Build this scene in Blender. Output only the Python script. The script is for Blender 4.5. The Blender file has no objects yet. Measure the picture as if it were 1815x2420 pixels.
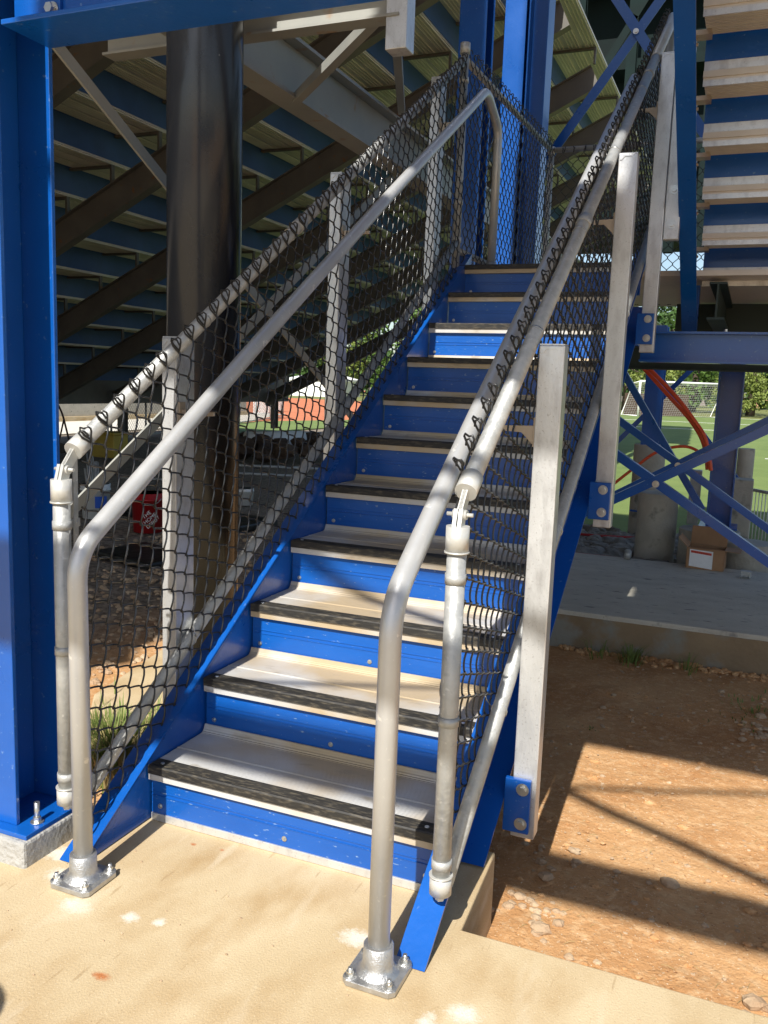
import bpy, math, random
from mathutils import Vector, Matrix, noise
random.seed(7)
R_ = math.radians
scene = bpy.context.scene
COL = scene.collection
PI = math.pi

# ------------------------------------------------------------ materials
def nt(name):
    m = bpy.data.materials.new(name); m.use_nodes = True
    n = m.node_tree.nodes; l = m.node_tree.links
    return m, n, l, n['Principled BSDF']

def mat(name, c1, c2=None, scale=8.0, rough=.5, metal=0.0, bump=0.0, bscale=None, stretch=(1, 1, 1),
        coat=0.0, rvar=0.12, detail=6, c3=None, s3=30.0, f3=(.62, .7), spec=.5, dist=.02):
    m, n, l, b = nt(name)
    tc = n.new('ShaderNodeTexCoord'); mp = n.new('ShaderNodeMapping'); mp.inputs['Scale'].default_value = stretch
    l.new(tc.outputs['Object'], mp.inputs['Vector'])
    nz = n.new('ShaderNodeTexNoise'); nz.inputs['Scale'].default_value = scale; nz.inputs['Detail'].default_value = detail
    nz.inputs['Roughness'].default_value = .6
    l.new(mp.outputs['Vector'], nz.inputs['Vector'])
    rp = n.new('ShaderNodeValToRGB')
    rp.color_ramp.elements[0].position = .3; rp.color_ramp.elements[1].position = .7
    rp.color_ramp.elements[0].color = (*c1, 1); rp.color_ramp.elements[1].color = (*(c2 or c1), 1)
    l.new(nz.outputs['Fac'], rp.inputs['Fac'])
    out = rp.outputs['Color']
    if c3:
        n3 = n.new('ShaderNodeTexNoise'); n3.inputs['Scale'].default_value = s3; n3.inputs['Detail'].default_value = 5
        l.new(mp.outputs['Vector'], n3.inputs['Vector'])
        r3 = n.new('ShaderNodeValToRGB'); r3.color_ramp.elements[0].position = f3[0]; r3.color_ramp.elements[1].position = f3[1]
        l.new(n3.outputs['Fac'], r3.inputs['Fac'])
        mx = n.new('ShaderNodeMixRGB'); mx.inputs['Color2'].default_value = (*c3, 1)
        l.new(r3.outputs['Color'], mx.inputs['Fac']); l.new(out, mx.inputs['Color1']); out = mx.outputs['Color']
    l.new(out, b.inputs['Base Color'])
    mr = n.new('ShaderNodeMapRange'); mr.inputs['To Min'].default_value = max(.02, rough - rvar); mr.inputs['To Max'].default_value = min(1, rough + rvar)
    l.new(nz.outputs['Fac'], mr.inputs['Value']); l.new(mr.outputs['Result'], b.inputs['Roughness'])
    b.inputs['Metallic'].default_value = metal
    b.inputs['Specular IOR Level'].default_value = spec
    if coat: b.inputs['Coat Weight'].default_value = coat; b.inputs['Coat Roughness'].default_value = .12
    if bump:
        nb = n.new('ShaderNodeTexNoise'); nb.inputs['Scale'].default_value = bscale or scale * 6; nb.inputs['Detail'].default_value = 8
        l.new(mp.outputs['Vector'], nb.inputs['Vector'])
        bp = n.new('ShaderNodeBump'); bp.inputs['Strength'].default_value = bump; bp.inputs['Distance'].default_value = dist
        l.new(nb.outputs['Fac'], bp.inputs['Height']); l.new(bp.outputs['Normal'], b.inputs['Normal'])
    return m

def spots(m, lst, col):
    """irregular stains on the slab: a distance mask broken by noise, at fixed places of the surface"""
    n = m.node_tree.nodes; l = m.node_tree.links; b = n['Principled BSDF']
    src = b.inputs['Base Color'].links[0].from_socket
    tc = n.new('ShaderNodeTexCoord'); nz = n.new('ShaderNodeTexNoise'); nz.inputs['Scale'].default_value = 60; nz.inputs['Detail'].default_value = 10; nz.inputs['Roughness'].default_value = .75
    l.new(tc.outputs['Object'], nz.inputs['Vector'])
    for (x, y, r, sx) in lst:
        mp = n.new('ShaderNodeMapping'); mp.inputs['Location'].default_value = (-x / (r * sx), -y / r, 0)
        mp.inputs['Scale'].default_value = (1 / (r * sx), 1 / r, 0)
        l.new(tc.outputs['Object'], mp.inputs['Vector'])
        ln = n.new('ShaderNodeVectorMath'); ln.operation = 'LENGTH'; l.new(mp.outputs['Vector'], ln.inputs[0])
        a = n.new('ShaderNodeMath'); a.operation = 'MULTIPLY_ADD'; a.inputs[1].default_value = -.75; l.new(ln.outputs['Value'], a.inputs[0]); l.new(nz.outputs['Fac'], a.inputs[2])
        mr = n.new('ShaderNodeMapRange'); mr.inputs['From Min'].default_value = 0.0; mr.inputs['From Max'].default_value = .34
        l.new(a.outputs['Value'], mr.inputs['Value'])
        mx = n.new('ShaderNodeMixRGB'); mx.inputs['Color2'].default_value = (*col, 1)
        l.new(mr.outputs['Result'], mx.inputs['Fac']); l.new(src, mx.inputs['Color1']); src = mx.outputs['Color']
    l.new(src, b.inputs['Base Color'])

BLUE = (.003, .074, .33); BLUE2 = (.004, .092, .40)
M = {}
M['blue'] = mat('blue_paint', BLUE, BLUE2, 3, .30, coat=.28, bump=.05, bscale=60, c3=(.10, .2, .42), s3=60, f3=(.665, .75))
M['blue_riser'] = mat('blue_riser_paint', BLUE, (.004, .098, .42), 4, .36, coat=.18, bump=.06, bscale=90, c3=(.2, .3, .45), s3=130, f3=(.655, .73), stretch=(.35, 1, 1))
M['blue_dull'] = mat('blue_bleacher_panel', (.02, .06, .17), (.03, .085, .24), 3, .5)
M['galv'] = mat('galvanised_steel', (.34, .35, .345), (.47, .475, .46), 24, .46, metal=.35, bump=.1, bscale=90, c3=(.54, .545, .53), s3=60)
M['alum'] = mat('satin_aluminium', (.55, .56, .56), (.68, .69, .69), 9, .36, metal=.55, bump=.06, bscale=140, stretch=(1, 1, .4), c3=(.46, .46, .46), s3=26, f3=(.5, .72))
M['pipe'] = mat('anodised_pipe', (.49, .495, .495), (.57, .575, .57), 5, .40, metal=.45, bump=.05, bscale=160, c3=(.74, .73, .7), s3=26, f3=(.66, .7))
M['cast'] = mat('cast_aluminium', (.40, .40, .40), (.56, .56, .55), 30, .42, metal=.85, bump=.5, bscale=220, dist=.003)
M['bolt'] = mat('zinc_bolt', (.5, .5, .48), (.66, .66, .63), 40, .32, metal=.9)
M['fit'] = mat('white_aluminium_fitting', (.50, .50, .47), (.60, .60, .57), 20, .4, metal=.35, bump=.2, bscale=120, dist=.002)
M['black'] = mat('black_vinyl', (.008, .008, .008), (.02, .02, .02), 50, .3, coat=.3)
M['gloss'] = mat('glossy_black_paint', (.008, .009, .011), (.013, .014, .017), 2, .22, coat=.05, rvar=.05, spec=.4, bump=.05, bscale=5, c3=(.4, .4, .4), s3=120, f3=(.76, .78))
M['raker'] = mat('brown_primer_steel', (.085, .08, .07), (.13, .12, .10), 3, .6, c3=(.2, .09, .04), s3=9, f3=(.66, .74))
M['girder'] = mat('pale_primer_steel', (.26, .27, .25), (.34, .34, .31), 2.5, .55, c3=(.30, .20, .12), s3=7, f3=(.64, .74))
M['plank'] = mat('aluminium_plank', (.52, .49, .44), (.66, .63, .58), 4, .5, metal=.1, stretch=(1, .3, 1))
M['darksteel'] = mat('dark_green_steel', (.012, .03, .032), (.02, .045, .045), 3, .55)
M['pressbox'] = mat('shade_darkened_steel', (.003, .008, .008), (.006, .016, .015), 1.5, .75, spec=.15)  # near-black colour stands in for shade on the far framing
M['white'] = mat('white_plastic', (.72, .73, .72), (.8, .8, .78), 8, .45)
M['whitepaint'] = mat('white_paint', (.75, .75, .73), (.82, .82, .8), 5, .5)
M['orange'] = mat('orange_conduit', (.72, .08, .02), (.82, .12, .03), 9, .42)
M['red'] = mat('red_plastic', (.32, .008, .012), (.4, .015, .015), 6, .4)
M['yellow'] = mat('yellow_plastic', (.32, .22, .02), (.4, .28, .03), 6, .45)
M['label_blue'] = mat('blue_print', (.02, .1, .5), (.03, .12, .55), 9, .5)
M['card'] = mat('cardboard', (.30, .17, .085), (.38, .22, .12), 6, .85, bump=.1, bscale=60)
M['paper'] = mat('paper_label', (.75, .76, .78), (.82, .82, .83), 14, .5, bump=.4, bscale=25)
M['brown'] = mat('dark_wood', (.05, .03, .02), (.09, .055, .035), 12, .8)
M['rust'] = mat('rusty_steel', (.03, .02, .018), (.1, .05, .03), 20, .7)
M['rock'] = mat('grey_rock', (.13, .125, .11), (.30, .28, .24), 12, .85, bump=.6, bscale=40)
M['pebble'] = mat('tan_pebble', (.30, .19, .11), (.50, .38, .25), 9, .9, bump=.4, bscale=70)
M['gravelw'] = mat('pale_crushed_stone', (.5, .46, .38), (.7, .66, .56), 12, .9, bump=.8, bscale=25)
M['bark'] = mat('bark', (.05, .035, .025), (.09, .065, .045), 14, .9, bump=.5)
M['grass'] = mat('weed_green', (.08, .13, .02), (.18, .22, .05), 20, .7)
M['dry'] = mat('dry_grass', (.25, .2, .08), (.36, .3, .13), 20, .8)
M['bluep'] = mat('blue_plastic', (.02, .18, .5), (.03, .22, .6), 6, .5)
M['net'] = mat('net_cord', (.6, .6, .58), (.7, .7, .68), 6, .7)
M['tan'] = mat('tan_metal', (.42, .35, .27), (.52, .44, .35), 12, .4, metal=.4)
M['dirtyconc'] = mat('footing_concrete', (.30, .30, .29), (.42, .41, .38), 9, .9, bump=.5, bscale=60, c3=(.36, .27, .17), s3=6)
M['pier'] = mat('pier_concrete', (.34, .32, .27), (.48, .45, .38), 4, .85, bump=.35, bscale=40, c3=(.2, .2, .17), s3=8, f3=(.6, .72))
M['slabback'] = mat('back_slab_concrete', (.44, .41, .34), (.56, .53, .45), 2.2, .85, bump=.35, bscale=45, c3=(.22, .21, .19), s3=9, f3=(.6, .72), stretch=(1, 2.2, 1))  # warm grey concrete with darker mottling
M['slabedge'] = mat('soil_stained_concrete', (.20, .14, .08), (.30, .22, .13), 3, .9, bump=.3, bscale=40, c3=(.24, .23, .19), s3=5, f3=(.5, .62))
M['slab'] = mat('tan_slab_concrete', (.44, .335, .19), (.55, .445, .285), 2.6, .85, bump=.3, bscale=260, c3=(.385, .265, .13), s3=5.5, f3=(.46, .74), stretch=(1, .62, 1), detail=9, dist=.006)
spots(M['slab'], [(.25, -.365, .035, 1.2), (.325, -.35, .03, 1), (-.03, -.30, .055, 1.2), (1.02, -.40, .08, .45), (.78, -.2, .06, 1.5), (.96, -.52, .04, 1.0), (1.08, -.33, .05, 1.3), (-.1, -.22, .06, 1.4), (.1, -.385, .05, 1.6)], (.62, .585, .50))
spots(M['slab'], [(.33, -.56, .022, 1.9), (.19, -.02, .013, 1.3), (.28, -.01, .011, 1.2), (.62, -.72, .02, 1.2)], (.40, .15, .05))

def speckle(m, scale, lo, hi, col, amt=1.0, stretch=(1, 1, 1)):
    n = m.node_tree.nodes; l = m.node_tree.links; b = n['Principled BSDF']; src = b.inputs['Base Color'].links[0].from_socket
    tc = n.new('ShaderNodeTexCoord'); mp = n.new('ShaderNodeMapping'); mp.inputs['Scale'].default_value = stretch; mp.inputs['Rotation'].default_value = (0, 0, .6)
    l.new(tc.outputs['Object'], mp.inputs['Vector'])
    nz = n.new('ShaderNodeTexNoise'); nz.inputs['Scale'].default_value = scale; nz.inputs['Detail'].default_value = 4; l.new(mp.outputs['Vector'], nz.inputs['Vector'])
    r = n.new('ShaderNodeMapRange'); r.inputs['From Min'].default_value = lo; r.inputs['From Max'].default_value = hi; r.inputs['To Max'].default_value = amt
    l.new(nz.outputs['Fac'], r.inputs['Value'])
    mx = n.new('ShaderNodeMixRGB'); mx.inputs['Color2'].default_value = (*col, 1); l.new(r.outputs['Result'], mx.inputs['Fac']); l.new(src, mx.inputs['Color1']); l.new(mx.outputs['Color'], b.inputs['Base Color'])
speckle(M['slab'], 190, .62, .72, (.25, .17, .09), .55)
speckle(M['slab'], 240, .62, .70, (.68, .6, .45), .5)
speckle(M['slab'], 9, .60, .72, (.60, .52, .38), .55, (1, .3, 1))
speckle(M['slab'], 60, .66, .72, (.30, .2, .1), .5, (1, .12, 1))
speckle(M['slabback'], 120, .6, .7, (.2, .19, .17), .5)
speckle(M['alum'], 160, .6, .72, (.30, .29, .27), .5)
speckle(M['pipe'], 90, .64, .74, (.68, .67, .64), .6)
speckle(M['galv'], 45, .56, .66, (.30, .31, .31), .5)

def make_soil():
    m, n, l, b = nt('orange_soil')
    tc = n.new('ShaderNodeTexCoord')
    def nz(s, d=8, r=.6):
        q = n.new('ShaderNodeTexNoise'); q.inputs['Scale'].default_value = s; q.inputs['Detail'].default_value = d; q.inputs['Roughness'].default_value = r
        l.new(tc.outputs['Object'], q.inputs['Vector']); return q.outputs['Fac']
    def ramp(f, p0, c0, p1, c1):
        r = n.new('ShaderNodeValToRGB'); e = r.color_ramp.elements; e[0].position = p0; e[0].color = (*c0, 1); e[1].position = p1; e[1].color = (*c1, 1)
        l.new(f, r.inputs['Fac']); return r.outputs['Color']
    def mix(f, a, bb):
        x = n.new('ShaderNodeMixRGB'); l.new(f, x.inputs['Fac']); l.new(a, x.inputs['Color1'])
        if isinstance(bb, tuple): x.inputs['Color2'].default_value = (*bb, 1)
        else: l.new(bb, x.inputs['Color2'])
        return x.outputs['Color']
    base = ramp(nz(1.6), .35, (.40, .20, .08), .68, (.56, .34, .165))
    c = mix(ramp(nz(28), .5, (0, 0, 0), .66, (.55, .55, .55)), base, (.64, .44, .25))
    c = mix(ramp(nz(140, 3), .64, (0, 0, 0), .68, (1, 1, 1)), c, (.66, .55, .4))
    c = mix(ramp(nz(75, 4), .62, (0, 0, 0), .7, (.8, .8, .8)), c, (.22, .1, .045))
    # grey-brown gravel under the stand (x < -2), darker and greyer than the soil
    sx = n.new('ShaderNodeSeparateXYZ'); l.new(tc.outputs['Object'], sx.inputs[0])
    w = n.new('ShaderNodeMath'); w.operation = 'MULTIPLY_ADD'; w.inputs[1].default_value = .5; l.new(nz(1.1), w.inputs[0]); l.new(sx.outputs['X'], w.inputs[2])
    mr = n.new('ShaderNodeMapRange'); mr.inputs['From Min'].default_value = -1.2; mr.inputs['From Max'].default_value = -1.9
    l.new(w.outputs[0], mr.inputs['Value'])
    grav = mix(ramp(nz(22, 5), .42, (0, 0, 0), .6, (1, 1, 1)), ramp(nz(9), .35, (.10, .08, .06), .65, (.19, .155, .12)), (.32, .27, .21))
    c = mix(mr.outputs['Result'], c, grav)
    l.new(c, b.inputs['Base Color']); b.inputs['Roughness'].default_value = .95; b.inputs['Specular IOR Level'].default_value = .2
    bp = n.new('ShaderNodeBump'); bp.inputs['Strength'].default_value = .8; bp.inputs['Distance'].default_value = .012
    ad = n.new('ShaderNodeMath'); ad.operation = 'MULTIPLY_ADD'; ad.inputs[1].default_value = .5; l.new(nz(90, 6), ad.inputs[0]); l.new(nz(24, 8), ad.inputs[2])
    l.new(ad.outputs[0], bp.inputs['Height']); l.new(bp.outputs['Normal'], b.inputs['Normal'])
    return m
M['soil'] = make_soil()
M['turf'] = mat('artificial_turf', (.115, .17, .04), (.165, .225, .06), 1.3, .95, bump=.5, bscale=60, detail=6)
M['lawn'] = mat('rough_lawn', (.10, .13, .03), (.22, .22, .07), 1.2, .95, bump=.6, bscale=20)
M['clay'] = mat('red_clay', (.45, .14, .06), (.55, .19, .08), .8, .95, bump=.3, bscale=20)

def make_tread():
    m, n, l, b = nt('ribbed_aluminium_tread')
    tc = n.new('ShaderNodeTexCoord')
    def nz(s, st=(1, 1, 1)):
        mp = n.new('ShaderNodeMapping'); mp.inputs['Scale'].default_value = st; l.new(tc.outputs['Object'], mp.inputs['Vector'])
        q = n.new('ShaderNodeTexNoise'); q.inputs['Scale'].default_value = s; q.inputs['Detail'].default_value = 8
        l.new(mp.outputs['Vector'], q.inputs['Vector']); return q.outputs['Fac']
    r = n.new('ShaderNodeValToRGB'); e = r.color_ramp.elements; e[0].position = .42; e[0].color = (.55, .55, .54, 1); e[1].position = .6; e[1].color = (.47, .37, .235, 1)
    l.new(nz(2.4), r.inputs['Fac'])
    r2 = n.new('ShaderNodeValToRGB'); e = r2.color_ramp.elements; e[0].position = .6; e[0].color = (0, 0, 0, 1); e[1].position = .72; e[1].color = (.7, .7, .7, 1)
    l.new(nz(20, (.4, 1, 1)), r2.inputs['Fac'])
    mx = n.new('ShaderNodeMixRGB'); mx.inputs['Color2'].default_value = (.30, .25, .18, 1)
    l.new(r2.outputs['Color'], mx.inputs['Fac']); l.new(r.outputs['Color'], mx.inputs['Color1'])
    l.new(mx.outputs['Color'], b.inputs['Base Color'])
    b.inputs['Metallic'].default_value = .15; b.inputs['Roughness'].default_value = .55
    wv = n.new('ShaderNodeTexWave'); wv.bands_direction = 'Y'; wv.inputs['Scale'].default_value = 52; wv.inputs['Distortion'].default_value = 0
    l.new(tc.outputs['Object'], wv.inputs['Vector'])
    bp = n.new('ShaderNodeBump'); bp.inputs['Strength'].default_value = .9; bp.inputs['Distance'].default_value = .0015
    l.new(wv.outputs['Fac'], bp.inputs['Height']); l.new(bp.outputs['Normal'], b.inputs['Normal'])
    return m
M['tread'] = make_tread()
def make_nosing():
    m = mat('worn_black_nosing', (.010, .010, .010), (.025, .023, .02), 20, .6, c3=(.10, .085, .06), s3=130, f3=(.5, .75), stretch=(.25, 1, 1), bump=.4, bscale=200, dist=.002)
    return m
M['nosing'] = make_nosing()
def make_roof():
    m, n, l, b = nt('corrugated')
    return m
for k in ('tread',): pass

# ------------------------------------------------------------ mesh builder
ORG = {}
class MB:
    def __init__(s): s.v = []; s.f = []; s.sm = []
    def add(s, vs, fs, smooth=False):
        o = len(s.v); s.v += [tuple(p) for p in vs]
        s.f += [tuple(i + o for i in f) for f in fs]; s.sm += [smooth] * len(fs); return s
    def hexa(s, p):  # 8 corners: bottom ring 0-3, top ring 4-7
        return s.add(p, [(0, 3, 2, 1), (4, 5, 6, 7), (0, 1, 5, 4), (1, 2, 6, 5), (2, 3, 7, 6), (3, 0, 4, 7)])
    def box(s, a, b):
        x0, y0, z0 = a; x1, y1, z1 = b
        x0, x1 = sorted((x0, x1)); y0, y1 = sorted((y0, y1)); z0, z1 = sorted((z0, z1))
        return s.hexa([(x0, y0, z0), (x1, y0, z0), (x1, y1, z0), (x0, y1, z0), (x0, y0, z1), (x1, y0, z1), (x1, y1, z1), (x0, y1, z1)])
    def prism(s, poly, axis, a, b):
        """2D polygon extruded along axis: 0 -> poly (y,z); 1 -> (x,z); 2 -> (x,y)"""
        n = len(poly)
        def P(q, t): return (t, q[0], q[1]) if axis == 0 else (q[0], t, q[1]) if axis == 1 else (q[0], q[1], t)
        vs = [P(q, a) for q in poly] + [P(q, b) for q in poly]
        fs = [tuple(range(n)), tuple(range(2 * n - 1, n - 1, -1))] + [(i, i + n, (i + 1) % n + n, (i + 1) % n) for i in range(n)]
        return s.add(vs, fs)
    def bar(s, p, q, w, h, up=(0, 0, 1)):
        """rectangular bar from p to q; w across, h along 'up'"""
        p = Vector(p); q = Vector(q); d = (q - p).normalized(); u = Vector(up); sd = d.cross(u).normalized(); u = sd.cross(d).normalized()
        c = [(-w / 2, -h / 2), (w / 2, -h / 2), (w / 2, h / 2), (-w / 2, h / 2)]
        return s.hexa([p + sd * a + u * b for a, b in c] + [q + sd * a + u * b for a, b in c])
    def tube(s, pts, r, n=16, caps=True, rr=None):
        pts = [Vector(p) for p in pts]; k = len(pts)
        t = []
        for i in range(k):
            d = (pts[min(i + 1, k - 1)] - pts[max(i - 1, 0)]); t.append(d.normalized() if d.length > 1e-9 else Vector((0, 0, 1)))
        ref = Vector((0, 0, 1)) if abs(t[0].z) < .9 else Vector((1, 0, 0))
        nn = t[0].cross(ref).normalized(); vs = []; 
        for i in range(k):
            nn = (nn - t[i] * nn.dot(t[i])).normalized(); bb = t[i].cross(nn)
            rad = rr[i] if rr else r
            for j in range(n):
                a = 2 * PI * j / n; vs.append(pts[i] + nn * math.cos(a) * rad + bb * math.sin(a) * rad)
        fs = [(i * n + j, i * n + (j + 1) % n, (i + 1) * n + (j + 1) % n, (i + 1) * n + j) for i in range(k - 1) for j in range(n)]
        s.add(vs, fs, True)
        if caps:
            o = len(s.v) - len(vs); s.f += [tuple(o + j for j in range(n - 1, -1, -1)), tuple(o + (k - 1) * n + j for j in range(n))]; s.sm += [False, False]
        return s
    def cyl(s, p, q, r, n=20, r2=None): return s.tube([p, q], r, n, True, [r, r2 if r2 is not None else r])
    def hexbolt(s, p, axis, r=.011, h=.009, washer=.018):
        p = Vector(p); ax = Vector(axis).normalized()
        s.cyl(p, p + ax * .0025, washer, 20); s.tube([p + ax * .0025, p + ax * (.0025 + h)], r, 6)
        for i in range(len(s.sm) - 8, len(s.sm)): s.sm[i] = False
        return s
    def build(s, name, m, parent=None, bevel=0.0):
        me = bpy.data.meshes.new(name)
        o0 = Vector((0, 0, 0)) if parent is None else ORG[parent.name]
        me.from_pydata([tuple(Vector(v) - o0) for v in s.v], [], s.f)
        me.polygons.foreach_set('use_smooth', s.sm); me.materials.append(M[m] if isinstance(m, str) else m); me.update()
        o = bpy.data.objects.new(name, me); COL.objects.link(o)
        if parent is not None: o.parent = parent
        ORG[o.name] = o0
        if bevel:
            b = o.modifiers.new('bevel', 'BEVEL'); b.width = bevel; b.segments = 2; b.limit_method = 'ANGLE'; b.angle_limit = R_(50)
        return o

def tag(o, label, cat, group=None, kind=None):
    if label: o['label'] = label
    if cat: o['category'] = cat
    if group: o['group'] = group
    if kind: o['kind'] = kind
    return o
def thing(name, label, cat, loc=(0, 0, 0), group=None):
    o = bpy.data.objects.new(name, None); COL.objects.link(o); o.location = loc; o.empty_display_size = .1
    ORG[o.name] = Vector(loc); return tag(o, label, cat, group)
def struct(o): o['kind'] = 'structure'; return o
def mb(): return MB()

def arc(c, a0, a1, r, n, f):
    return [f(c[0] + r * math.cos(a0 + (a1 - a0) * i / n), c[1] + r * math.sin(a0 + (a1 - a0) * i / n)) for i in range(n + 1)]
def fillet(pts, rad, n=7):
    """round the inner corners of a polyline"""
    pts = [Vector(p) for p in pts]; out = [pts[0]]
    for i in range(1, len(pts) - 1):
        a, b, c = pts[i - 1], pts[i], pts[i + 1]
        d1 = (a - b).normalized(); d2 = (c - b).normalized(); rd = min(rad, (a - b).length * .49, (c - b).length * .49)
        for k in range(n + 1):
            t = k / n; out.append((b + d1 * rd) * (1 - t) ** 2 + b * 2 * t * (1 - t) + (b + d2 * rd) * t * t)
    out.append(pts[-1]); return out

# ------------------------------------------------------------ constants (metres; x across the stair, y up the flight)
r = .178; t = .2778; Y0 = .0274; W_ = .888; NS = 10; LZ = 11 * r
GZ = -.22                                   # soil level
sun_el = 45.7; KT = .975
def zfl(y): return .155 + .642 * y           # top of the stringers
def zLT(y): return 1.218 + .645 * y          # left fence top rail
def zLB(y): return .262 + .65 * y
def zRT(y): return 1.124 + .667 * y
def zRB(y): return .205 + .655 * y
LX, RX = -.062, .955                        # fence rail planes
YL = Y0 + 10 * t                            # landing edge

# ------------------------------------------------------------ ground
def axis_pts(a, b, step, far):
    p = [a + i * step for i in range(int(round((b - a) / step)) + 1)]
    lo, hi, s = a, b, step
    L = []; Hh = []
    while lo > -far: s *= 1.45; lo -= s; L.append(lo)
    s = step
    while hi < far: s *= 1.45; hi += s; Hh.append(hi)
    return L[::-1] + p + Hh
xs = axis_pts(-4.0, 3.2, .045, 420); ys = axis_pts(-.2, 7.0, .045, 420)
vs = []
for y in ys:
    for x in xs:
        z = GZ
        if -6 < x < 6 and -2 < y < 9:
            z += .012 * noise.noise(Vector((x * 2.1, y * 2.1, 0))) + .010 * noise.noise(Vector((x * 9, y * 9, 3)))
            if x < -2.2: z += .03 * noise.noise(Vector((x * 3.1, y * 3.1, 7)))
        if x > -2.5 and y > 6.6: z -= min(.22, (y - 6.6) * .18)
        elif y > 9: z -= min(.2, (y - 9) * .04)
        vs.append((x, y, z))
nx = len(xs)
g = MB(); g.add(vs, [(j * nx + i, j * nx + i + 1, (j + 1) * nx + i + 1, (j + 1) * nx + i) for j in range(len(ys) - 1) for i in range(nx - 1)], True)
struct(g.build('ground', 'soil'))
# front slab (runs under the camera) with its edge along y = -0.06
struct(mb().prism([(-6, -9), (8, -9), (8, -.062), (.990, -.060), (.969, .317), (-.10, .317), (-.10, -.06), (-6, -.058)], 2, -.5, 0).build('front_slab', 'slab', bevel=.005))
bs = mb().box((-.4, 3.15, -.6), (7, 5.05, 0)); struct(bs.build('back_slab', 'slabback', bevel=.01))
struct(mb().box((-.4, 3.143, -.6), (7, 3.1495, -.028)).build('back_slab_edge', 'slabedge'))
struct(mb().prism([(-.95, .85), (-1.12, 1.08), (-1.27, 1.80), (-.45, 2.05), (-.12, .6)], 2, -.5, -.15).build('side_slab', 'slab', bevel=.01))
# soccer pitch and lines, lawn, clay, crushed stone
def sheet(name, poly, z, m): return struct(mb().prism(poly, 2, z - .03, z).build(name, m))
sheet('soccer_pitch', [(-1.5, 8.3), (60, 5.5), (90, 80), (-14, 67.5), (-4, 40)], -.385, 'turf')
sheet('rough_lawn', [(-60, 72), (-14, 67.7), (90, 80.2), (150, 130), (-100, 140)], -.37, 'lawn')
def fieldline(a, b, w=.12):
    a = Vector((*a, -.377)); b = Vector((*b, -.377)); return mb().bar(a, b, w, .008).build('pitch_line', 'whitepaint')
for a, b in [((-13, 66.2), (60, 75)), ((-6, 42), (60, 50)), ((-6.5, 53), (9, 55)), ((2, 24), (40, 28.5)), ((9, 55), (10.2, 49))]: struct(fieldline(a, b))
sheet('infield_clay', [(-15.8, 25.5), (-19.6, 31), (-40, 45), (-130, 160), (-30, 160), (-12.6, 40)], -.385, 'clay')
sheet('outfield_grass', [(-12.6, 21), (-15.3, 21.5), (-16.4, 28), (-12.6, 42)], -.38, 'turf')
sheet('gravel_strip', [(-15.4, 8), (-21, 8), (-21, 36), (-19.6, 36), (-15.9, 25.4)], -.383, 'gravelw')

# ------------------------------------------------------------ the lower stair
st = thing('metal_staircase', 'straight blue metal stair of ten ribbed aluminium treads with black nosings', 'staircase', (W_ / 2, 0, 0))
def riser_profile(i):
    """riser i is below nosing i (1..11)"""
    y = Y0 + (i - 1) * t; zt = i * r; zb = (i - 1) * r
    return y, zt, zb
for i in range(1, 12):
    y, zt, zb = riser_profile(i)
    x0, x1 = (0.0, W_) if i < 11 else (-.045, W_ + .05)
    # blue riser panel with two shallow extruded ridges
    yb = y + .017; lo = zb + (.024 if i == 1 else .012); hi = zt - .048
    h = hi - lo
    prof = [(yb, lo), (yb, lo + h * .50), (yb - .0022, lo + h * .505), (yb - .0022, lo + h * .52), (yb + .0012, lo + h * .525), (yb + .0012, lo + h * .60),
            (yb - .0012, lo + h * .605), (yb - .0012, lo + h * .625), (yb, lo + h * .63), (yb, hi), (yb + .02, hi), (yb + .02, lo)]
    rs = mb().prism(prof, 0, x0, x1).build('riser', 'blue_riser', st)
    for xx in (x0 + .03 + (.045 if i == 11 else 0), W_ * .5, W_ - .03): mb().hexbolt((xx, yb, lo + .024), (0, -1, 0), .0045, .004, .0075).build('rivet', 'bolt', rs)
    if i == 1: mb().box((x0, y + .013, .001), (x1, y + .04, .0235)).build('kick_strip', 'alum', st, .001)
    # tread plank i: front lip, flat ribbed top, coved back
    yB = y + t + .018
    if i < 11:
        p = [(y + .002, zt - .047), (y + .002, zt - .004), (y + .05, zt - .004)]
        p += [(y + .14, zt - .004), (y + .1415, zt - .002), (y + .1435, zt - .002), (y + .145, zt - .004)]
        p += [(yB - .035, zt - .004)] + [(yB - .035 + .024 * math.sin(a * PI / 10), zt - .004 + .024 * (1 - math.cos(a * PI / 10))) for a in range(1, 6)]
        p += [(yB - .006, zt + .020), (yB - .006, zt - .012), (y + .02, zt - .012), (y + .02, zt - .047)]
        tr = mb().prism(p, 0, 0, W_).build('tread', 'tread', st)
    else:
        tr = mb().prism([(y + .002, zt - .047), (y + .002, zt - .004), (y + .3, zt - .004), (y + .3, zt - .012), (y + .02, zt - .012), (y + .02, zt - .047)], 0, x0, x1).build('tread', 'tread', st)
    nzp = [(y - .004, zt - .026), (y - .004, zt - .004), (y - .001, zt)]
    for q in range(7): nzp += [(y + .004 + q * .006, zt), (y + .006 + q * .006, zt - .0012)]
    nzp += [(y + .048, zt), (y + .050, zt - .0038), (y + .0018, zt - .0038), (y + .0018, zt - .026)]
    ns = mb().prism(nzp, 0, x0 + .002, x1 - .002).build('nosing', 'nosing', tr)
    for xx in (x0 + .035, x1 - .035): mb().cyl((xx, y + .022, zt - .001), (xx, y + .022, zt + .002), .006, 12).build('screw', 'bolt', ns)
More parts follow.
